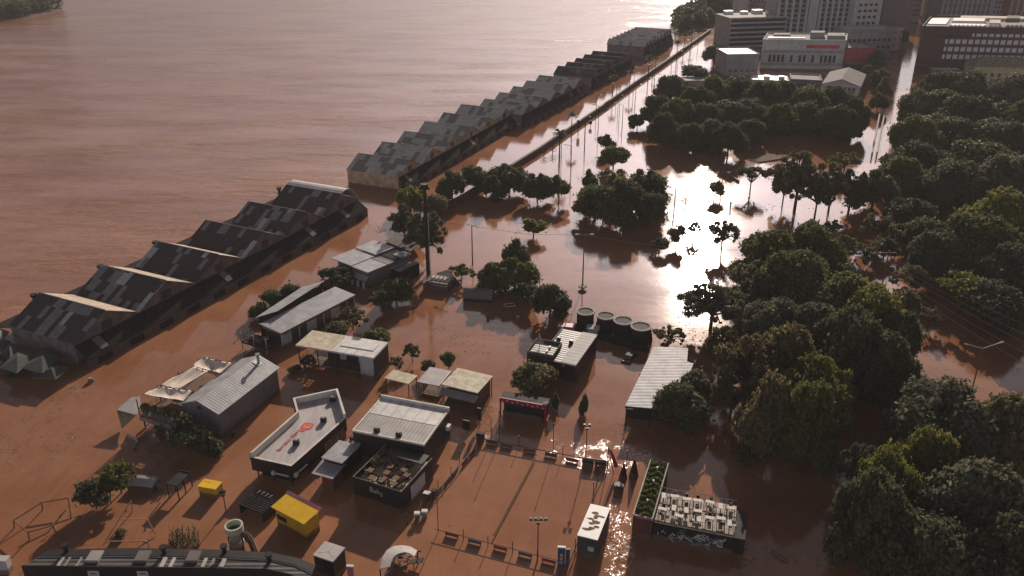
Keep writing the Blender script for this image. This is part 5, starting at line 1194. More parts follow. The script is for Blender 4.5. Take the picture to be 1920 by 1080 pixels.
for i,(u,v) in enumerate([(.06,.75),(.08,.3),(.2,.8),(.22,.4),(.30,.18),(.36,.78),(.38,.4),(.5,.8),(.52,.45),(.55,.2),(.66,.82),(.68,.3),(.8,.75),(.82,.35),(.93,.75),(.93,.25)]):
    x,y=wpt(t,Ln*u,Wd*v); wd_='%s one counting from the left end'%['first','second','third','fourth','fifth','sixth','seventh','eighth','ninth','tenth','eleventh','twelfth','thirteenth','fourteenth','fifteenth','sixteenth'][i]; r0=t.rotation_euler.z+(0 if i%3 else 1.57)+rnd.uniform(-.15,.15)
    bench('white table on the graffiti bar terrace, '+wd_,x,y,z+.02,r0)
    for s_,nm in ((-1,'near'),(1,'far')):
        ca,sa=math.cos(r0),math.sin(r0); dy=.7*s_; stool('%s chair on the %s side of the %s graffiti bar table'%('dark' if i%2 else 'pale',nm,wd_.split()[0]),x-dy*sa,y+dy*ca,z+.02,r0+(math.pi if s_<0 else 0),'blackmetal' if i%2 else 'citypale')
# yellow boxes
z=1.75; t,Ln,Wd=frame('yellow_skip','bright yellow metal box floating askew in the sunlit water','container',(371,911),(404,917),(417,904),z)
m=M(); m.box(0,Ln,0,Wd,-.3,z-.12); obj('body',m,MT['yellowdull'],t); m=M(); m.box(-.06,Ln+.06,-.06,Wd+.06,z-.118,z); obj('lid',m,MT['yellow'],t)
m=M(); m.box(-.05,Ln+.05,-.07,-.005,z-.75,z-.65); m.box(.3,Ln*.5,Wd*.7,Wd*.74,z+.003,z+.03); obj('rib',m,MT['yellowdull'],t)
z=3.0; t,Ln,Wd=frame('yellow_kiosk','yellow kiosk with bright yellow sloping roof and dusty pink back edge','kiosk',(508,950),(570,983),(606,963),z)
m=M(); m.slab([(0,0,z),(Ln,0,z),(Ln,Wd,z+.35),(0,Wd,z+.35)],.12); obj('roof',m,MT['yellow'],t)
m=M(); m.slab([(-.2,Wd-.1,z+.37),(Ln+.15,Wd-.1,z+.37),(Ln+.15,Wd+.35,z+.5),(-.2,Wd+.35,z+.5)],.08); obj('back_edge',m,MT['magenta'],t)
m=M(); m.box(.5,Ln-.2,.25,Wd-.2,-1,z-.14); obj('wall',m,MT['yellowdull'],t)
m=M(); m.box(.7,Ln*.4,.18,.245,1.3,2.0); obj('hatch',m,MT['dark'],t)
# long curved-end black building at the bottom edge
zr=3.8
back=[(92,1031),(250,1028),(420,1031),(512,1037),(560,1047),(592,1060)]; front=[(40,1062),(190,1064),(380,1066),(500,1068),(545,1078),(575,1096)]
o=at(40,1062,zr); t=thing('long_black_pavilion','long low black pavilion with angled end along the bottom edge','building',o)
B_=[(at(*p,zr)[0]-o[0],at(*p,zr)[1]-o[1]) for p in back]; F_=[(at(*p,zr)[0]-o[0],at(*p,zr)[1]-o[1]) for p in front]
nm=len(B_)
for i in range(nm-1):
    q=[F_[i],F_[i+1],B_[i+1],B_[i]]; m=M(); m.prism(q,-1,zr-.25); obj('wall',m,MT['black'],t)
    g=lambda a_,b_,u:(a_[0]+(b_[0]-a_[0])*u,a_[1]+(b_[1]-a_[1])*u)
    m=M(); m.prism([g(F_[i],B_[i],.04),g(F_[i+1],B_[i+1],.04),g(F_[i+1],B_[i+1],.55),g(F_[i],B_[i],.55)],zr-.245,zr-.1); obj('roof',m,MT['darkribbed'],t)
    m=M(); m.prism([g(F_[i],B_[i],.60),g(F_[i+1],B_[i+1],.60),g(F_[i+1],B_[i+1],1),g(F_[i],B_[i],1)],zr-.245,zr+.05); obj('roof',m,MT['black'],t)
    m=M(); a_=g(F_[i],B_[i],.575); b_=g(F_[i+1],B_[i+1],.575); m.bar((a_[0],a_[1],zr-.05),(b_[0],b_[1],zr-.05),.07,4); obj('conduit',m,MT['citypale'],t)
    a_=F_[i]; b_=F_[i+1]; m=M(); m.prism([a_,b_,g(F_[i+1],B_[i+1],.035),g(F_[i],B_[i],.035)],zr-.245,zr+.1); obj('parapet',m,MT['black'],t)
rr=random.Random(2)
for px,w_,mm in ((115,.4,'citypale'),(128,.3,'citygrey'),(150,.25,'citygrey'),(180,1.5,'citygrey'),(270,1.5,'citydark'),(308,.5,'citypale'),(325,.4,'citypale'),(365,1.4,'citydark'),(385,.4,'citypale'),(400,.3,'citygrey'),(420,.5,'citypale')):
    q=loc(t,px,1050+(-8 if w_>1 else 0),zr); m=M(); m.box(q[0]-w_/2,q[0]+w_/2,q[1]-1.1,q[1]+(.6 if w_>1 else 1.0),zr-.1,zr+(.3 if w_>1 else .0)); obj('roof_box' if w_>1 else 'skylight',m,MT[mm],t)
for px,py in ((125,1034),(308,1038),(505,1052),(421,1036)): q=loc(t,px,py,zr); m=M(); m.cyl(q[0],q[1],zr,zr+.9,.28,8); m.cyl(q[0],q[1],zr+.9,zr+1.1,.45,10); obj('roof_fan',m,MT['blackmetal'],t)
for px,kind in ((178,'b'),(270,'b'),(360,'r'),(452,'b')):
    q=loc(t,px,1066,zr-.6); m=M()
    if kind=='b': m.box(q[0]-.65,q[0]+.65,q[1]-.55,q[1]-.1,2.6,3.3)
    else: m.bar((q[0],q[1]-.6,3.0),(q[0],q[1]-.1,3.0),.55,16)
    ob=obj('wall_sign',m,MT['citypale'],t); m=M()
    if kind=='b': m.box(q[0]-.4,q[0]+.4,q[1]-.57,q[1]-.553,2.85,3.0)
    else: m.bar((q[0],q[1]-.63,3.0),(q[0],q[1]-.602,3.0),.2,10)
    obj('sign_mark',m,MT['blackmetal'],ob)
m=M(); a=at(5,1046,2.2); m.box(-.9,.6,-.5,.5,1.9,2.15); m.box(-.85,.55,-.45,.45,-1,1.9); tag(obj('white_box',m,MT['citypale'],None,loc=(a[0],a[1],0)),'white edged box cut by the left border near the bottom','box')
z=3.3; t,Ln,Wd=frame('white_top_box','small black box building with square white panelled roof','kiosk',(588,1040),(624,1052),(652,1029),z)
m=M(); m.box(0,Ln,0,Wd,-1,z-.15); obj('wall',m,MT['black'],t); m=M(); m.box(-.08,Ln+.08,-.08,Wd+.08,z-.147,z); obj('roof',m,MT['citypale'],t)
m=M(); stroke(m,[(Ln*.1,Wd*.2),(Ln*.5,Wd*.45),(Ln*.9,Wd*.2)],.06,z+.012,.006); stroke(m,[(Ln*.5,Wd*.45),(Ln*.5,Wd*.95)],.06,z+.014,.006); obj('roof_seam',m,MT['citygrey'],t)
# pink banner totem
def totem(name,label,base,h,w,matn,trim='white',cat='sign'):
    a=at(*base); t=thing(name,label,cat,a,R(-5)); m=M(); m.box(-w/2,w/2,-.12,.12,-.5,h); obj('panel',m,MT[matn],t); m=M(); m.box(-w/2-.04,w/2+.04,-.16,.16,h,h+.12); obj('cap',m,MT[trim],t); return t
t=totem('banner_totem','crimson upright banner standing at the bottom edge right of the white topped box',(660,1098),3.0,.75,'magenta')
t=totem('blue_totem','tall blue upright sign board with white top at the near right corner of the court',(1052,1062),3.0,.9,'bluep')
for i,(a1,b1) in enumerate(((.4,.9),(1.1,1.5),(1.7,2.1))): m=M(); m.box(-.22+.05*i,.16,-.15,-.123,a1,b1); obj('sign_mark',m,MT['citypale' if i!=1 else 'yellowdull'],t)
m=M(); a=at(1064,1055); m.box(-.25,.25,-.1,.1,-.5,2.1); m.box(-.3,.3,-.14,.14,2.1,2.2); tag(obj('info_board',m,MT['teal'],None,loc=(a[0],a[1],0)),'narrow dark board right beside the tall blue sign','sign')
# arc ramp and wreck
Po=[(712,1060),(716,1040),(724,1026),(737,1018),(752,1016),(768,1018),(782,1026)]; Pi=[(731,1062),(735,1049),(741,1041),(749,1037),(759,1035),(768,1037),(777,1043)]
z=2.7; o=at(745,1030,z); t=thing('curved_awning','pale curved awning wrapped round a wrecked brown frame','awning',o)
for i in range(6):
    q=[Pi[i],Pi[i+1],Po[i+1],Po[i]]; m=M(); m.slab([(at(*p,z)[0]-o[0],at(*p,z)[1]-o[1],z-(.5 if k>1 else 0)) for k,p in enumerate(q)],.12); obj('panel',m,MT['citypale'],t,smooth=False)
for p in (Po[0],Po[3],Po[6]): q=at(*p,z); m=M(); m.bar((q[0]-o[0],q[1]-o[1],-1),(q[0]-o[0],q[1]-o[1],z-.6),.08); obj('post',m,MT['dark'],t)
o=at(758,1062); t=thing('wrecked_frame','heap of broken dark brown timber frames beside the curved awning','debris',o)
rr=random.Random(4)
for i in range(16):
    a_=(rr.uniform(-2,2.2),rr.uniform(-1.5,1.8),rr.uniform(0,1.6)); b_=(a_[0]+rr.uniform(-1.6,1.6),a_[1]+rr.uniform(-1.2,1.2),rr.uniform(.2,2.0)); m=M(); m.bar(a_,b_,rr.uniform(.06,.13),4); obj('beam',m,MT['wood' if i%4 else 'citypale'],t)
for i in range(5):
    x=rr.uniform(-1.6,1.6); y=rr.uniform(-1,1.2); z_=rr.uniform(.6,1.6); m=M(); m.slab([(x-.9,y-.5,z_),(x+.8,y-.6,z_+.3),(x+.9,y+.6,z_),(x-.7,y+.6,z_-.3)],.06); obj('broken_panel',m,MT['redbrown' if i%2 else 'dark'],t)
# parasol tents by the first shed
for i,(P,mm) in enumerate((([(40,690),(80,700),(118,665),(80,650)],'teal2'),([(0,690),(32,700),(70,664),(34,652)],'teal2'),([(-30,655),(-4,668),(20,640),(-6,630)],'teal2'),([(60,706),(104,712),(130,690),(96,682)],'teal2'),([(-22,630),(4,640),(18,622),(-6,614)],'palet'),([(0,665),(20,676),(40,650),(18,642)],'teal2'))):
    if 'teal2' not in MT: MT['teal2']=mat('grey_green_canvas',(.045,.05,.045),.85,var=.2); MT['palet']=mat('pale_canvas',(.20,.20,.19),.85,var=.2)
    z=2.6-(.5 if i==3 else 0); Q=[at(*p,z) for p in P]; cx=sum(q[0] for q in Q)/4; cy=sum(q[1] for q in Q)/4
    t=thing('canvas_parasol','%s canvas parasol by the nearest shed, %s'%('pale' if mm=='palet' else 'grey green',['right one of the front pair','left one of the front pair','cut by the left border','lowest one, tipping into the water','topmost one against the shed wall','small one behind the front pair'][i]),'parasol',(cx,cy),0,'canvas parasols by the nearest shed')
    m=M(); m.v=[(q[0]-cx,q[1]-cy,z) for q in Q]+[(0,0,z+.75)]+[(q[0]-cx,q[1]-cy,z-.08) for q in Q]; m.f=[(0,1,4),(1,2,4),(2,3,4),(3,0,4),(5,8,7,6),(0,5,6,1),(1,6,7,2),(2,7,8,3),(3,8,5,0)]; obj('canopy',m,MT[mm],t)
    m=M(); m.bar((0,0,-1),(0,0,z+.7),.06); obj('pole',m,MT['dark'],t)
    m=M(); [m.bar((0,0,z+.6),(q[0]-cx,q[1]-cy,z-.1),.03,4) for q in Q]; obj('ribs',m,MT['dark'],t)
for (px,py,lab) in ((10,672,'dark round planting tub left of the parasols'),(24,700,'dark bushy pot under the front parasols'),(52,690,'dark bushy pot between the front parasols')):
    tree(px,py,26,'C',1.6,'leafdark',lab,'shrubs under the parasols')
tag(obj('buoy',M().cyl(0,0,-.2,.5,.5,10).cyl(0,0,.5,.8,.3,10),MT['citypale'],None,loc=(*at(171,716),0)),'small pale float in the shadow below the nearest shed corner','buoy')
# grey tank + trailer, playground and court
t=thing('grey_skip','grey lidded skip half sunk in the shaded water beside the bushes','skip',at(274,915),R(-8))
m=M(); m.box(-2.1,1.6,-1,1,-.3,1.0); obj('body',m,MT['teal'],t); m=M(); m.v=[(-2.1,-1,1.003),(1.6,-1,1.003),(1.6,1,1.003),(-2.1,1,1.003),(-1.9,.2,1.45),(1.4,.2,1.45),(1.4,.9,1.45),(-1.9,.9,1.45)]; m.f=[(0,1,5,4),(1,2,6,5),(2,3,7,6),(3,0,4,7),(4,5,6,7)]; obj('lid',m,MT['citygrey'],t); m=M(); m.bar((1.6,0,.9),(2.4,0,.2),.35,6); obj('spout',m,MT['teal'],t)
z=2.3; t,Ln,Wd=frame('black_pergola','small black topped pergola table on six legs between the skip and the yellow box','pergola',(312,907),(331,911),(356,887),z)
m=M(); m.box(0,Ln,0,Wd,z-.12,z); obj('roof',m,MT['blackmetal'],t)
for x in (0,Ln):
    for y in (0,Wd/2,Wd): m=M(); m.bar((x,y,-1),(x,y,z-.1),.09); obj('leg',m,MT['dark'],t)
m=M(); m.box(-.1,Ln+.1,-.1,0,z-.05,z+.12); m.box(-.1,Ln+.1,Wd,Wd+.1,z-.05,z+.12); obj('edge_beam',m,MT['black'],t)
z=1.6; t,Ln,Wd=frame('dark_rack','dark slatted rack of stacked bicycles stands left above the yellow kiosk','rack',(448,944),(492,962),(506,926),z)
for i in range(9): m=M(); m.box(0,Ln,i*Wd/9,i*Wd/9+.14,z-.2,z); obj('slat',m,MT['blackmetal'],t)
for x in (0.05,Ln-.05): m=M(); m.box(x-.06,x+.06,0,Wd,-.6,z-.21); obj('side_frame',m,MT['dark'],t)
m=M(); [m.bar((Ln*(.15+.17*i),Wd*.8,z),(Ln*(.15+.17*i)+.3,Wd*.9,z+.3),.08,5) for i in range(4)]; obj('caps',m,MT['citypale'],t)
t['label']='dark slatted rack standing in the water left above the yellow kiosk'
# play tower with slide
o=at(446,1030); t=thing('play_tower','round pale play tower with open crown top and curved brown slide','play tower',o)
m=M(); n=20
for k in range(n):
    a1=2*math.pi*k/n; a2=2*math.pi*(k+1)/n; c=lambda r_,a_:(r_*math.cos(a_),r_*math.sin(a_))
    m.prism([c(.92,a1),c(1.12,a1),c(1.12,a2),c(.92,a2)],3.0,3.9)
obj('crown',m,MT['palegreen'] if 'palegreen' in MT else mat('pale_green_plastic',(.50,.52,.38),.6,var=.2,scale=2),t)
m=M(); m.cyl(0,0,2.95,3.1,.93,20); obj('platform',m,MT['teal'],t)
m=M(); m.cyl(0,0,-1,.9,.85,16,.8); m.cyl(0,0,1.0,1.5,.95,16); obj('base_drum',m,MT['citypale'],t)
m=M(); m.cyl(0,0,1.5,2.95,.72,14,.8); obj('column',m,MT['citypale'],t)
for s_ in (-1,1): m=M(); m.bar((s_*.85,-.2,-1),(s_*.85,-.2,2.2),.1); obj('post',m,MT['dark'],t)
m=M(); pr_=[(.8,0,2.6),(1.5,-.2,2.2),(2.1,-.7,1.5),(2.6,-1.4,.8),(3.0,-2.0,.15)]
for a_,b_ in zip(pr_[:-1],pr_[1:]): m.bar(a_,b_,.35,8)
obj('slide',m,MT['wood'],t)
m=M()
for a_,b_ in zip(pr_[:-1],pr_[1:]): m.bar((a_[0]+.3,a_[1]+.2,a_[2]+.25),(b_[0]+.3,b_[1]+.2,b_[2]+.25),.06,4)
obj('slide_edge',m,MT['palewood'],t)
# swing frames and log fence
def poles(name,label,cat,segs,matn='palewood',r=.08,group=None):
    o=at(*segs[0][0][:2]); t=thing(name,label,cat,o,0,group)
    for (a_,b_) in segs:
        A_=at(a_[0],a_[1],a_[2]); B_=at(b_[0],b_[1],b_[2]); m=M(); m.bar((A_[0]-o[0],A_[1]-o[1],a_[2]),(B_[0]-o[0],B_[1]-o[1],b_[2]),r,6); obj('beam',m,MT[matn],t)
    return t
poles('swing_frame','frame of pale slanting poles and brown crossbars above the black pavilion roof','swing frame',[((198,1014,.2),(246,938,2.2)),((278,971,.2),(301,942,1.6)),((226,974,1.8),(276,974,1.8)),((276,974,1.8),(292,1002,.2)),((200,1015,1.2),(275,1015,1.2)),((276,1015,1.2),(281,1030,0)),((280,998,.6),(290,992,.6)),((246,938,2.2),(248,960,0))])
poles('log_fence','brown log fence enclosing a patch of water at the lower left','fence',[((25,976,1.4),(78,942,1.4)),((78,942,1.4),(128,934,1.4)),((25,976,1.4),(52,998,1.4)),((80,956,0),(78,942,1.5)),((27,990,0),(25,975,1.5)),((55,1012,0),(52,996,1.5)),((128,934,1.5),(134,972,0)),((52,998,.8),(98,985,.4)),((98,985,.4),(130,945,.4)),((100,982,0),(106,998,0))],'wood',.09)
tree(226,1000,26,'C',1.0,'leafolive','small low olive shrub under the slanting pale poles','shrubs in the playground')
# reed clump
o=at(346,1018); rg=np.random.default_rng(12); t=thing('reed_clump','spiky clump of grey green reeds and dark stakes above the black pavilion roof','plant',o)
P=[];N=[]
for i in range(60):
    x,y=rg.uniform(-1.9,1.9),rg.uniform(-1.0,1.0); lx,ly=rg.normal(size=2)*.25; h_=rg.uniform(1.0,2.4)
    for k in range(14): s_=k/14; P.append((x+lx*s_,y+ly*s_,h_*s_)); N.append((rg.normal(),rg.normal()-1,.3))
P=np.array(P);N=np.array(N); N/=np.linalg.norm(N,axis=1)[:,None]; obj('leaves',leaves(P,N,np.full(len(P),.11),rg,'reeds',MT['leafgrey']),None,t)
for i in range(5): m=M(); x=-1.5+i*.7; m.bar((x,rnd.uniform(-.8,.8),-.5),(x+.2,.2,rnd.uniform(2.0,2.9)),.06); obj('stake',m,MT['wood'],t)
# court: boards, posts, floodlights, ropes
cols={'r':'red','b':'bluep','k':'black'}
def board(lab,px,py,ang,mm,first={}):
    x,y=at(px,py,.55)
    if mm in first: dup(first[mm],(x,y,0),ang,lab); return
    p=thing('barrier_board',lab,'barrier',(x,y),ang,'advertising boards round the flooded court'); first[mm]=p
    m=M(); m.box(-.9,.9,-.06,.06,.12,.6); obj('panel',m,MT[{'red':'redd','bluep':'blued','black':'black'}[mm]],p); m=M(); m.box(-.9,.9,-.07,.07,.603,.64); obj('top_rail',m,MT['blackmetal'],p)
    for s_ in (-.8,.8): m=M(); m.box(s_-.05,s_+.05,-.04,.04,-.5,.117); obj('foot',m,MT['dark'],p)
MT['redd']=mat('dull_red_board',(.26,.035,.03),.6,var=.3,scale=2); MT['blued']=mat('dull_blue_board',(.06,.08,.11),.6,var=.3,scale=2)
def ang2(p,q): a=at(*p); b=at(*q); return math.atan2(b[1]-a[1],b[0]-a[0])
fa=ang2((835,1000),(1045,1055)); ba=ang2((915,825),(1140,868)); la=ang2((907,825),(790,965))
fr_=[(847,1000,'r'),(890,1013,'b'),(938,1025,'r'),(985,1037,'b'),(1029,1049,'r')]
for i,(x,y,c) in enumerate(fr_): board('%s board in the near row of the flooded court, %s'%({'r':'red','b':'blue'}[c],ORD[i]),x,y,fa,cols[c])
bk=[(922,827,'k'),(950,833,'k'),(993,842,'r'),(1033,851,'b'),(1073,860,'r')]
for i,(x,y,c) in enumerate(bk): board('%s board in the far row of the flooded court, %s'%({'r':'red','b':'blue','k':'black'}[c],ORD[i]),x,y,ba,cols[c])
ls=[(885,848,'k'),(872,862,'r'),(853,882,'b'),(838,900,'k'),(822,918,'r')]
for i,(x,y,c) in enumerate(ls): board('%s board along the left side of the flooded court, number %s from the back'%({'r':'red','b':'blue','k':'black'}[c],['one','two','three','four','five'][i]),x,y,la,cols[c])
pp=None
def cpost(lab,px,py,h,r=.05):
    global pp
    x,y=at(px,py)
    if pp is None:
        pp=thing('court_post',lab,'post',(x,y),0,'thin posts round the flooded court'); m=M(); m.cyl(0,0,-.5,1,.05,6); obj('shaft',m,MT['dark'],pp); m=M(); m.cyl(0,0,.98,1.02,.09,6); obj('cap',m,MT['blackmetal'],pp); pp.scale=(1,1,h)
    else: dup(pp,(x,y,0),0,lab,(1,1,h))
for i,(x,y,h) in enumerate([(822,997,5.5),(869,1012,1.6),(915,1024,1.6),(961,1037,1.8),(1007,1050,1.4)]): cpost('thin dark post between the near boards of the court, %s'%ORD[i],x,y,h)
for i,(x,y,h) in enumerate([(921,826,4),(936,830,5.5),(973,838,2.0),(1037,850,5.2),(1055,855,2.0),(1174,884,3.6)]): cpost('thin dark post along the far edge of the court, %s'%ORD[i],x,y,h)
for i,(x,y,h) in enumerate([(862,865,1.8),(846,895,1.8),(822,922,1.8),(805,945,1.8)]): cpost('short post along the left edge of the court, number %s from the back'%['one','two','three','four'][i],x,y,h)
for i,(x,y,h) in enumerate([(1120,900,2.4),(1112,930,2.4),(1078,1040,2.6)]): cpost('short post along the right edge of the court, number %s from the back'%['one','two','three'][i],x,y,h)
def rope(lab,pts,z,r=.035):
    P=[at(*p,z) for p in pts]; o=P[0]; m=M()
    for a_,b_ in zip(P[:-1],P[1:]): m.bar((a_[0]-o[0],a_[1]-o[1],z),(b_[0]-o[0],b_[1]-o[1],z),r,4)
    tag(obj('boundary_rail',m,MT['dark'],None,loc=(o[0],o[1],0)),lab,'rail','rails round the flooded court')
rope('dark rail linking the far boards of the flooded court',[(905,823),(1140,868)],.72,.07)
rope('dark rail linking the near boards of the flooded court',[(815,992),(1050,1052)],.72,.05)
rope('dark rail down the left side of the flooded court',[(905,823),(815,930),(772,985)],.72,.07)
rope('dark rail down the right side of the flooded court',[(1140,868),(1120,905),(1100,975),(1066,1060)],.72,.07)
# post shadow across the court, added as a dark strip just over the water
t=thing('court_shadow_strip','long low dark strip added for the shadow across the flooded court','shadow strip',at(1003,862))
a=at(1003,862); b=at(925,1008); m=M(); m.box(0,.03,0,.03,-1,.7); m=M(); d=(b[0]-a[0],b[1]-a[1]); m.slab([(0,0,.55),(d[0],d[1],.55),(d[0]+.12,d[1],.55),(.12,0,.55)],.25); obj('shadow_band',m,MT['wood'],t); t.hide_render=True if False else False
# floodlight poles
def flood(label,base,h,n=4,arm=.9,group='floodlight poles of the courts',az=0):
    t=thing('floodlight_pole',label,'lamp post',at(*base),az,group); m=M(); m.cyl(0,0,-.5,h,.09,8,.06); obj('pole',m,MT['redbrown'],t)
    m=M(); m.bar((-arm,0,h),(arm,0,h),.05,5); m.bar((-arm*.4,0,h-.55),(arm*.4,0,h-.55),.05,5); obj('crossarm',m,MT['blackmetal'],t)
    for i in range(n): x=-arm+2*arm*i/(n-1); m=M(); m.box(x-.17,x+.17,-.2,.15,h+.02,h+.35); obj('lamp_head',m,MT['blackmetal'],t)
    m=M(); m.box(-.2,.2,-.2,.15,h-.54,h-.3); obj('lamp_head',m,MT['blackmetal'],t); return t
flood('floodlight pole with a row of lamps at the near edge of the court',(1008,1052),6.4)
flood('floodlight pole with small lamps at the far right corner of the court',(1098,864),6.0,2,.35)
t=flood('single lamp on a thin pole above the yellow kiosk shadow',(424,960),3.2,2,.2)
# flags and dark kiosk things by the court
t=thing('feather_flag','leaning red feather flag standing in the glinting water by the court','flag',at(1152,888),R(20))
m=M(); m.bar((0,0,-.5),(-1.1,.2,4.6),.05,5); obj('pole',m,MT['dark'],t)
m=M(); m.slab([(-1.0,.15,4.5),(-.5,.1,3.9),(.2,.0,2.1),(.5,0,1.2),(.25,0,.9),(-.1,.05,1.2)],.04); obj('flag_cloth',m,bpy.data.materials['crimson_paint'],t)
t=thing('rotated_sail_frame','dark upright frame with rigging at the far right corner of the court','frame',at(1114,875),R(-12))
m=M(); m.box(-1.7,-.1,-.3,.3,-.5,1.2); m.box(.1,1.7,-.3,.3,-.5,1.2); obj('goal_box',m,MT['black'],t); m=M(); m.bar((-1.7,0,1.25),(1.7,0,1.25),.06); m.bar((1.9,0,-.5),(1.9,0,3.8),.06); obj('frame_bar',m,MT['dark'],t)
t['label']='pair of dark boxes with a top bar at the far right corner of the court'; t.name='player_bench'
for i,(px,py,s,lab) in enumerate(((1168,897,1.0,'dark cone shaped wrapped parasol left of the planted roof'),(1188,892,1.1,'dark pointed wrapped parasol touching the planted roof container'),(1160,920,.9,'dark tub with pale lid in the glitter left of the planted roof'))):
    t=thing('wrapped_parasol' if i<2 else 'tub',lab,'parasol' if i<2 else 'tub',at(px,py)); m=M(); m.cyl(0,0,-.5,2.4*s if i<2 else 1.0,.75*s,10,.12 if i<2 else .7); obj('cover' if i<2 else 'body',m,MT['black'],t); m=M(); m.cyl(0,0,(2.4*s if i<2 else 1.0)+.003,(2.6*s if i<2 else 1.12),.1 if i<2 else .5,8); obj('tip' if i<2 else 'lid',m,MT['citypale' if i==2 else 'dark'],t)
for i,(px,py,lab) in enumerate(((783,966,'white and violet wrapped figure-like buoy near the left side of the court, left one'),(797,962,'white and violet wrapped buoy near the left side of the court, right one'))):
    t=thing('marker_buoy','small white topped marker standing by the left court rail, %s of two'%('left' if i==0 else 'right'),'marker',at(px,py+8)); m=M(); m.box(-.3,.3,-.2,.2,-.5,.9); obj('shaft',m,MT['greymetal'],t); m=M(); m.box(-.4,.35,-.3,.25,.903,1.2); obj('cap',m,MT['white'],t)
for i,(px,py,h,w_,lab) in enumerate(((875,815,2.6,1.1,'dark hanging sign board at the back left of the court'),(899,800,3.4,.6,'tall dark banner post behind the back left corner of the court'),(900,828,1.4,1.1,'dark low box at the back left corner of the court'),(800,938,1.1,.9,'small dark bin with white top on the left side of the court'),(813,932,1.0,.7,'small dark post box right beside the white topped bin'))):
    t=thing('court_sign' if i<2 else 'court_box',lab,'sign' if i<2 else 'box',at(px,py),R(-20)); m=M(); m.box(-w_/2,w_/2,-.12,.12 if i<2 else .5,h*.35 if i<2 else -.5,h); obj('board' if i<2 else 'body',m,MT['black'],t); m=M(); m.bar((0,.2,-.5),(0,.2,h*.6),.06) if i<2 else m.box(-w_/2-.03,w_/2+.03,-.15,.53,h+.003,h+.08); obj('post' if i<2 else 'lid',m,MT['dark' if i!=3 else 'white'],t)
m=M(); m.bar((-1.1,0,.05),(1.1,0,.15),.28,8,.2); m.bar((-.3,0,.3),(.5,0,.35),.12,6); tag(obj('floating_log',m,MT['concrete'],None,loc=(*at(1462,1045),0),rot=R(-50)),'pale floating log alone in the dark water right of the graffiti bar','log')
# dark tank trailer, benches, floats near the top of the lower basin
t=thing('tank_trailer','dark grey round topped trailer in front of the green tree clump','trailer',at(898,562),R(-9)); m=M(); m.bar((-3.0,0,1.2),(3.0,0,1.2),1.35,18); obj('tank',m,MT['citydark'],t); m=M(); m.box(-2.9,2.9,-1.1,1.1,-.6,.6); obj('chassis',m,MT['dark'],t)
z=1.5; t,Ln,Wd=frame('bench_pontoon','dark raised platform with a row of pale seats below the tall mast','platform',(793,531),(838,538),(850,520),z); m=M(); m.box(0,Ln,0,Wd,-1,z); obj('deck',m,MT['darkconcrete'],t)
for i in range(5): m=M(); m.box(.8+i*.9,1.4+i*.9,Wd*.45,Wd*.7,z+.003,z+.5); obj('seat',m,MT['citypale'],t)
for i in range(2): m=M(); m.box(.2,Ln-.2,Wd*(.15+.62*i),Wd*(.15+.62*i)+.35,z+.003,z+.25); obj('step',m,MT['concrete'],t)
panel('ramp_cover','dark slanting ramp cover between the platform of seats and the bright water',[(838,536),(868,540),(842,505),(818,512)],(.1,.6,1.3,.8),'leanroof',cat='ramp')
m=M(); m.box(-1.3,1.3,-.25,.25,.2,.6); tag(obj('white_board',m,MT['citypale'],None,loc=(*at(853,531),0),rot=R(35)),'small pale board lying left of the round topped trailer','board')
t=thing('half_sunk_cart','white framed cart half sunk under the clump of trees','cart',at(955,576),R(15)); m=M(); m.bar((-1,-.6,.5),(1,-.6,.5),.07); m.bar((-1,.6,.5),(1,.6,.5),.07); m.bar((-1,-.6,.5),(-1,.6,.5),.07); m.bar((1,-.6,.5),(1,.6,.5),.07); obj('frame',m,MT['white'],t); m=M(); m.box(-.8,.8,-.4,.4,-.3,.3); obj('body',m,MT['citygrey'],t)
for i,(px,py,s,lab) in enumerate(((971,600,.45,'small white post float below the half sunk cart'),(914,590,.3,'thin white float left of the half sunk cart'),(915,601,.3,'small dark float below the thin white float'),(777,578,.3,'small brown float in the orange water below the mast'),(1445,985,.2,'tiny pale float in the dark brown water'),(437,818,.35,'dark drifting clump beside the right wall of the grey clad shed'))):
    m=M(); m.cyl(0,0,-.2,.9 if i==0 else .4,s,8,s*.7); tag(obj('float',m,MT['citypale' if i in (0,1,4) else 'dark'],None,loc=(*at(px,py),0)),lab,'float','floats and drifting bits')
# tall mast
t=thing('tall_mast','very tall dark steel mast in front of the grey open tree','mast',at(803,514)); m=M(); m.cyl(0,0,-1,19.8,.42,10,.34); obj('pole',m,MT['blackmetal'],t); m=M(); m.cyl(0,0,19.8,20.3,.85,12); m.box(-1.1,1.1,-.5,.5,19.2,19.75); obj('head',m,MT['dark'],t); m=M(); m.bar((.55,-.1,-1),(.50,-.1,14),.08,6); obj('cable_duct',m,MT['citypale'],t)
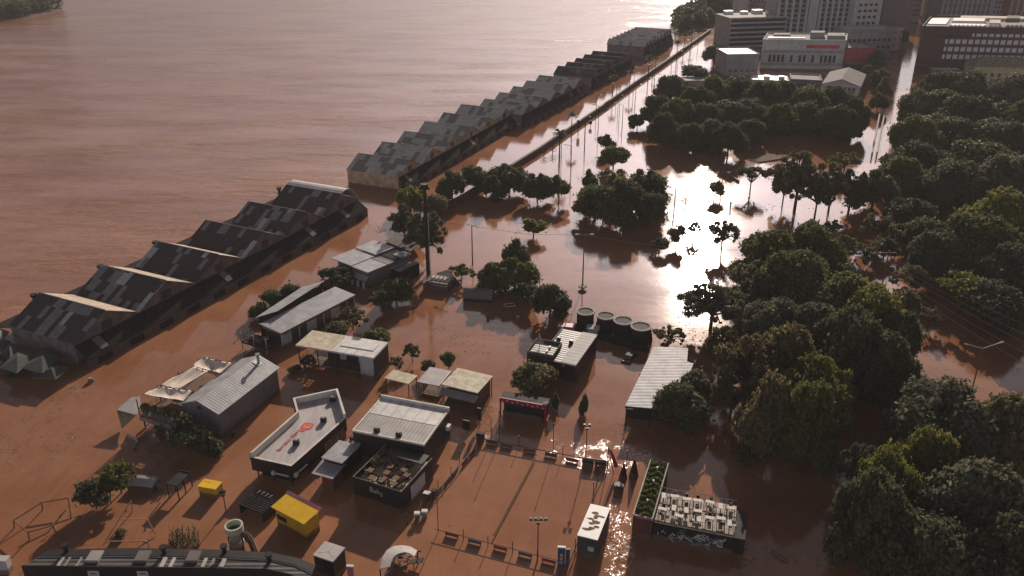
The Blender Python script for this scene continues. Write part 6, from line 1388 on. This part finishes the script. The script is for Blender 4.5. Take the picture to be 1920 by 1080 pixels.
# street poles in the square
P_=[(1092,541,12,'tallest lamp post in the middle of the sunlit flooded square'),(886,496,9.2,'slim pole left in the flooded square above the open tree'),(1130,417,12,'lamp post in front of the big island clump'),(1262,415,9,'dark pole at the upper edge of the sun glint'),(1350,378,8,'dark pole right of the glint near the low curved wall')]
for i,(px,py,h,lab) in enumerate(P_):
    t=thing('lamp_post',lab,'lamp post',at(px,py),R(rnd.uniform(-40,40)),'lamp posts of the flooded square'); m=M(); m.cyl(0,0,-1,h,.16,8,.09); obj('pole',m,MT['wood'],t)
    m=M(); m.bar((-1.4,0,h+.1),(1.4,0,h+.1),.05,5); obj('arm',m,MT['citygrey'],t)
    for s_ in (-1,1): m=M(); m.box(s_*1.5-.4,s_*1.5+.4,-.15,.15,h,h+.15); obj('lamp_head',m,MT['citypale'],t)
t=thing('round_sign_base','pale round platform with dark foot at the base of the tallest lamp post','platform',at(1092,541)); m=M(); m.cyl(0,-.3,.5,.75,.9,14); obj('disc',m,MT['citypale'],t); m=M(); m.cyl(0,-.3,-.5,.5,.25,8); obj('foot',m,MT['dark'],t)
av=[(1117,222),(1155,192),(1158,215),(1187,178),(1190,205),(1222,160),(1225,185),(1243,172),(1257,150),(1270,128),(1052,300),(1096,262),(1121,250),(1160,235),(1166,246),(1096,282),(1280,112),(1308,92),(1291,120),(1070,330)]
lp=None
av.sort(key=lambda p:-p[1])
for i,(px,py) in enumerate(av):
    x,y=at(px,py); s=['first','second','third','fourth','fifth','sixth','seventh','eighth','ninth','tenth','eleventh','twelfth','thirteenth','fourteenth','fifteenth','sixteenth','seventeenth','eighteenth','nineteenth','twentieth']
    lab='thin dark street lamp on the flooded avenue, %s counting from the near end'%s[i]
    if lp is None:
        lp=thing('street_lamp',lab,'street lamp',(x,y),0,'street lamps along the flooded avenue'); m=M(); m.cyl(0,0,-1,9,.13,6,.08); obj('pole',m,MT['dark'],lp); m=M(); m.bar((0,0,8.9),(-1.6,0,9.3),.06,5); obj('arm',m,MT['dark'],lp); m=M(); m.box(-2.2,-1.5,-.14,.14,9.22,9.4); obj('lamp_head',m,MT['blackmetal'],lp)
    else: dup(lp,(x,y,0),R(rnd.choice((-25,155))),lab,rnd.uniform(.75,1.1))
# dark sculptures/signals in the avenue
for i,(px,py,h,lab) in enumerate(((1084,250,4.5,'dark traffic signal gantry beside the flood wall palms'),(1020,292,2.6,'dark leafless sapling in the bright water by the wall, left one'),(1036,288,2.8,'dark leafless sapling in the bright water by the wall, right one'),(1107,238,2.2,'low dark signal box right of the flood wall'),(1285,385,2.5,'dark floating branches at the upper left of the glint'))):
    t=thing('traffic_signal' if i in (0,3) else 'bare_sapling',lab,'traffic signal' if i in (0,3) else 'tree',at(px,py)); m=M(); m.cyl(0,0,-1,h,.14,6,.06); obj('post' if i in (0,3) else 'trunk',m,MT['dark'],t); m=M()
    if i in (0,3): m.box(-.5,.5,-.3,.3,h*.45,h); 
    else:
        for k in range(12): a_=k*2.4; m.bar((0,0,h*(.2+.06*k)),(math.cos(a_)*1.3,math.sin(a_)*1.3,h*(.35+.06*k)),.07,4)
    obj('signal_head' if i in (0,3) else 'branches',m,MT['dark'],t)
# leaning street lamp right
t=thing('double_arm_lamp','double armed street lamp over the brown pool at the right','lamp post',at(1822,732)); m=M(); m.cyl(0,0,-1,8,.13,8,.09); obj('pole',m,MT['wood'],t)
for s_,(dx,dy) in ((0,(3.2,.8)),(1,(-2.4,.6))): m=M(); m.bar((0,0,7.9),(dx,dy,8.6-.2*s_),.07,5); obj('arm',m,MT['citypale'],t); m=M(); m.bar((dx*.9,dy*.9,8.5-.2*s_),(dx*1.15,dy*1.15,8.65-.2*s_),.13,5); obj('lamp_head',m,MT['citypale'],t)
t=thing('pale_dead_trunk','pale forked dead trunk in the shade right of the wooded belt','tree',at(1653,790)); m=M(); m.bar((0,0,-1),(.5,.6,6.5),.16,6,.1); m.bar((.2,.3,2.5),(-.3,.6,4.8),.1,5,.06); obj('trunk',m,MT['concrete'],t)
# overhead wires
for k,(p0,p1) in enumerate((((1655,488),(1945,655)),((1662,484),(1948,640)),((1670,480),(1950,622)),((1650,497),(1940,672)),((1646,505),(1935,690)))):
    z=8.5; a=at(*p0,z); b=at(*p1,z); m=M(); n=16
    for i in range(n):
        f=lambda u:((b[0]-a[0])*u,(b[1]-a[1])*u,z-2.2*u*(1-u)); m.bar(f(i/n),f((i+1)/n),.04,4)
    tag(obj('overhead_wire',m,MT['citygrey'],None,loc=(a[0],a[1],0)),'thin overhead wire crossing the dark trees at the right, %s of five'%['middle','second from the top','topmost','second from the bottom','lowest'][k],'wire','overhead wires at the right')
for (px,py,lab) in ((1652,545,'wooden pole at the far end of the overhead wires'),(1955,760,'wooden pole outside the right border carrying the overhead wires')):
    t=thing('utility_pole',lab,'utility pole',at(px,py)); m=M(); m.cyl(0,0,-1,9,.16,8,.12); obj('pole',m,MT['wood'],t); m=M(); m.box(-1.4,1.4,-.08,.08,8.35,8.55); obj('crossarm',m,MT['wood'],t)
# square cables between lamp posts
for k,(p0,p1,lab) in enumerate((((1092,441),(1400,470),'thin cable running right from the tallest lamp post'),((886,424),(1092,441),'thin cable between the slim pole and the tallest lamp post'),((803,400),(886,424),'thin cable between the tall mast and the slim pole'))):
    z=10.5; a=at(*p0,z); b=at(*p1,z); m=M(); m.bar((0,0,z),((b[0]-a[0])/2,(b[1]-a[1])/2,z-.8),.03,4); m.bar(((b[0]-a[0])/2,(b[1]-a[1])/2,z-.8),(b[0]-a[0],b[1]-a[1],z),.03,4); tag(obj('cable',m,MT['citygrey'],None,loc=(a[0],a[1],0)),lab,'cable','cables over the flooded square')
# park lamps in the shaded corner
for i,(px,py,h) in enumerate(((1356,815,3.6),(1372,842,3.4),(1430,655,2))): 
    if i==2: continue
    t=thing('park_lamp','dark ball topped park lamp below the green tree, %s of two'%('upper' if i==0 else 'lower'),'lamp post',at(px,py)); m=M(); m.cyl(0,0,-1,h,.08,6); obj('pole',m,MT['dark'],t); m=M(); m.cyl(0,0,h,h+.6,.25,8,.15); obj('lamp_head',m,MT['dark'],t)
for i,(px,py) in enumerate(((1338,378),(1369,392),(1403,382),(1412,392))):
    t=thing('bollard_lamp','short dark bollard lamp left of the slender trees, %s'%ORD[i] if i<3 else 'short dark bollard lamp left of the slender trees, rightmost of the four','bollard',at(px,py)); m=M(); m.cyl(0,0,-.5,1.5,.16,6); obj('post',m,MT['dark'],t); m=M(); m.cyl(0,0,1.503,1.8,.26,8); obj('head',m,MT['dark'],t)
# ---------------- air ----------------
hm=bpy.data.materials.new('haze_air'); hm.use_nodes=True; hn=hm.node_tree; hn.nodes.clear()
pv=hn.nodes.new('ShaderNodeVolumePrincipled'); pv.inputs['Color'].default_value=(.9,.86,.86,1); pv.inputs['Density'].default_value=.00015; pv.inputs['Anisotropy'].default_value=0
ho=hn.nodes.new('ShaderNodeOutputMaterial'); hn.links.new(pv.outputs[0],ho.inputs['Volume'])
m=M(); m.box(-1400,1400,-30,2400,-3.2,96); hz_=obj('haze',m,hm); hz_['kind']='stuff'; hz_['label']='thin warm haze over the water and the far city'

# drifting rubbish: twigs, foam crumbs and leaves in rafts against walls and in the eddies
rg=np.random.default_rng(77); m=M()
cl_=[(300,850,5,60),(560,900,3,40),(420,720,4,40),(745,960,3,40),(905,780,3,50),(690,720,4,40),(1080,700,3,40),(1180,800,4,60),(1245,860,3,40),(1400,1040,6,70),(1540,960,6,90),(1640,830,5,60),(980,590,5,60),(860,640,7,50),(1300,610,5,50),(500,660,4,40),(250,640,8,60),(120,740,6,60),(160,960,5,60),(600,1040,3,30),(1250,420,6,40),(1420,390,8,60),(1600,480,8,80),(1760,640,8,60),(1500,260,10,60),(1010,420,8,50),(700,430,5,60)]
for px,py,r,n in cl_:
    cx,cy=at(px,py); th=rg.uniform(0,3.14)
    for i in range(n):
        a,b=rg.normal()*r*.8,rg.normal()*r*.22; x=cx+a*math.cos(th)-b*math.sin(th); y=cy+a*math.sin(th)+b*math.cos(th)
        s_=rg.uniform(.06,.26); w_=s_*rg.uniform(.2,.8); t_=rg.uniform(0,3.14); c_,q_=math.cos(t_),math.sin(t_)
        m.slab([(x+(-s_*c_+w_*q_),y+(-s_*q_-w_*c_),.03),(x+(s_*c_+w_*q_),y+(s_*q_-w_*c_),.03),(x+(s_*c_-w_*q_),y+(s_*q_+w_*c_),.035),(x+(-s_*c_-w_*q_),y+(-s_*q_+w_*c_),.03)],.05)
o=obj('floating_debris',m,mat('floating_rubbish',(.20,.13,.08),.9,var=.5,scale=1.5,c2=(.04,.03,.02))); o['kind']='stuff'; tag(o,'small drifting twigs, leaves and crumbs of rubbish scattered over the flood water','debris')
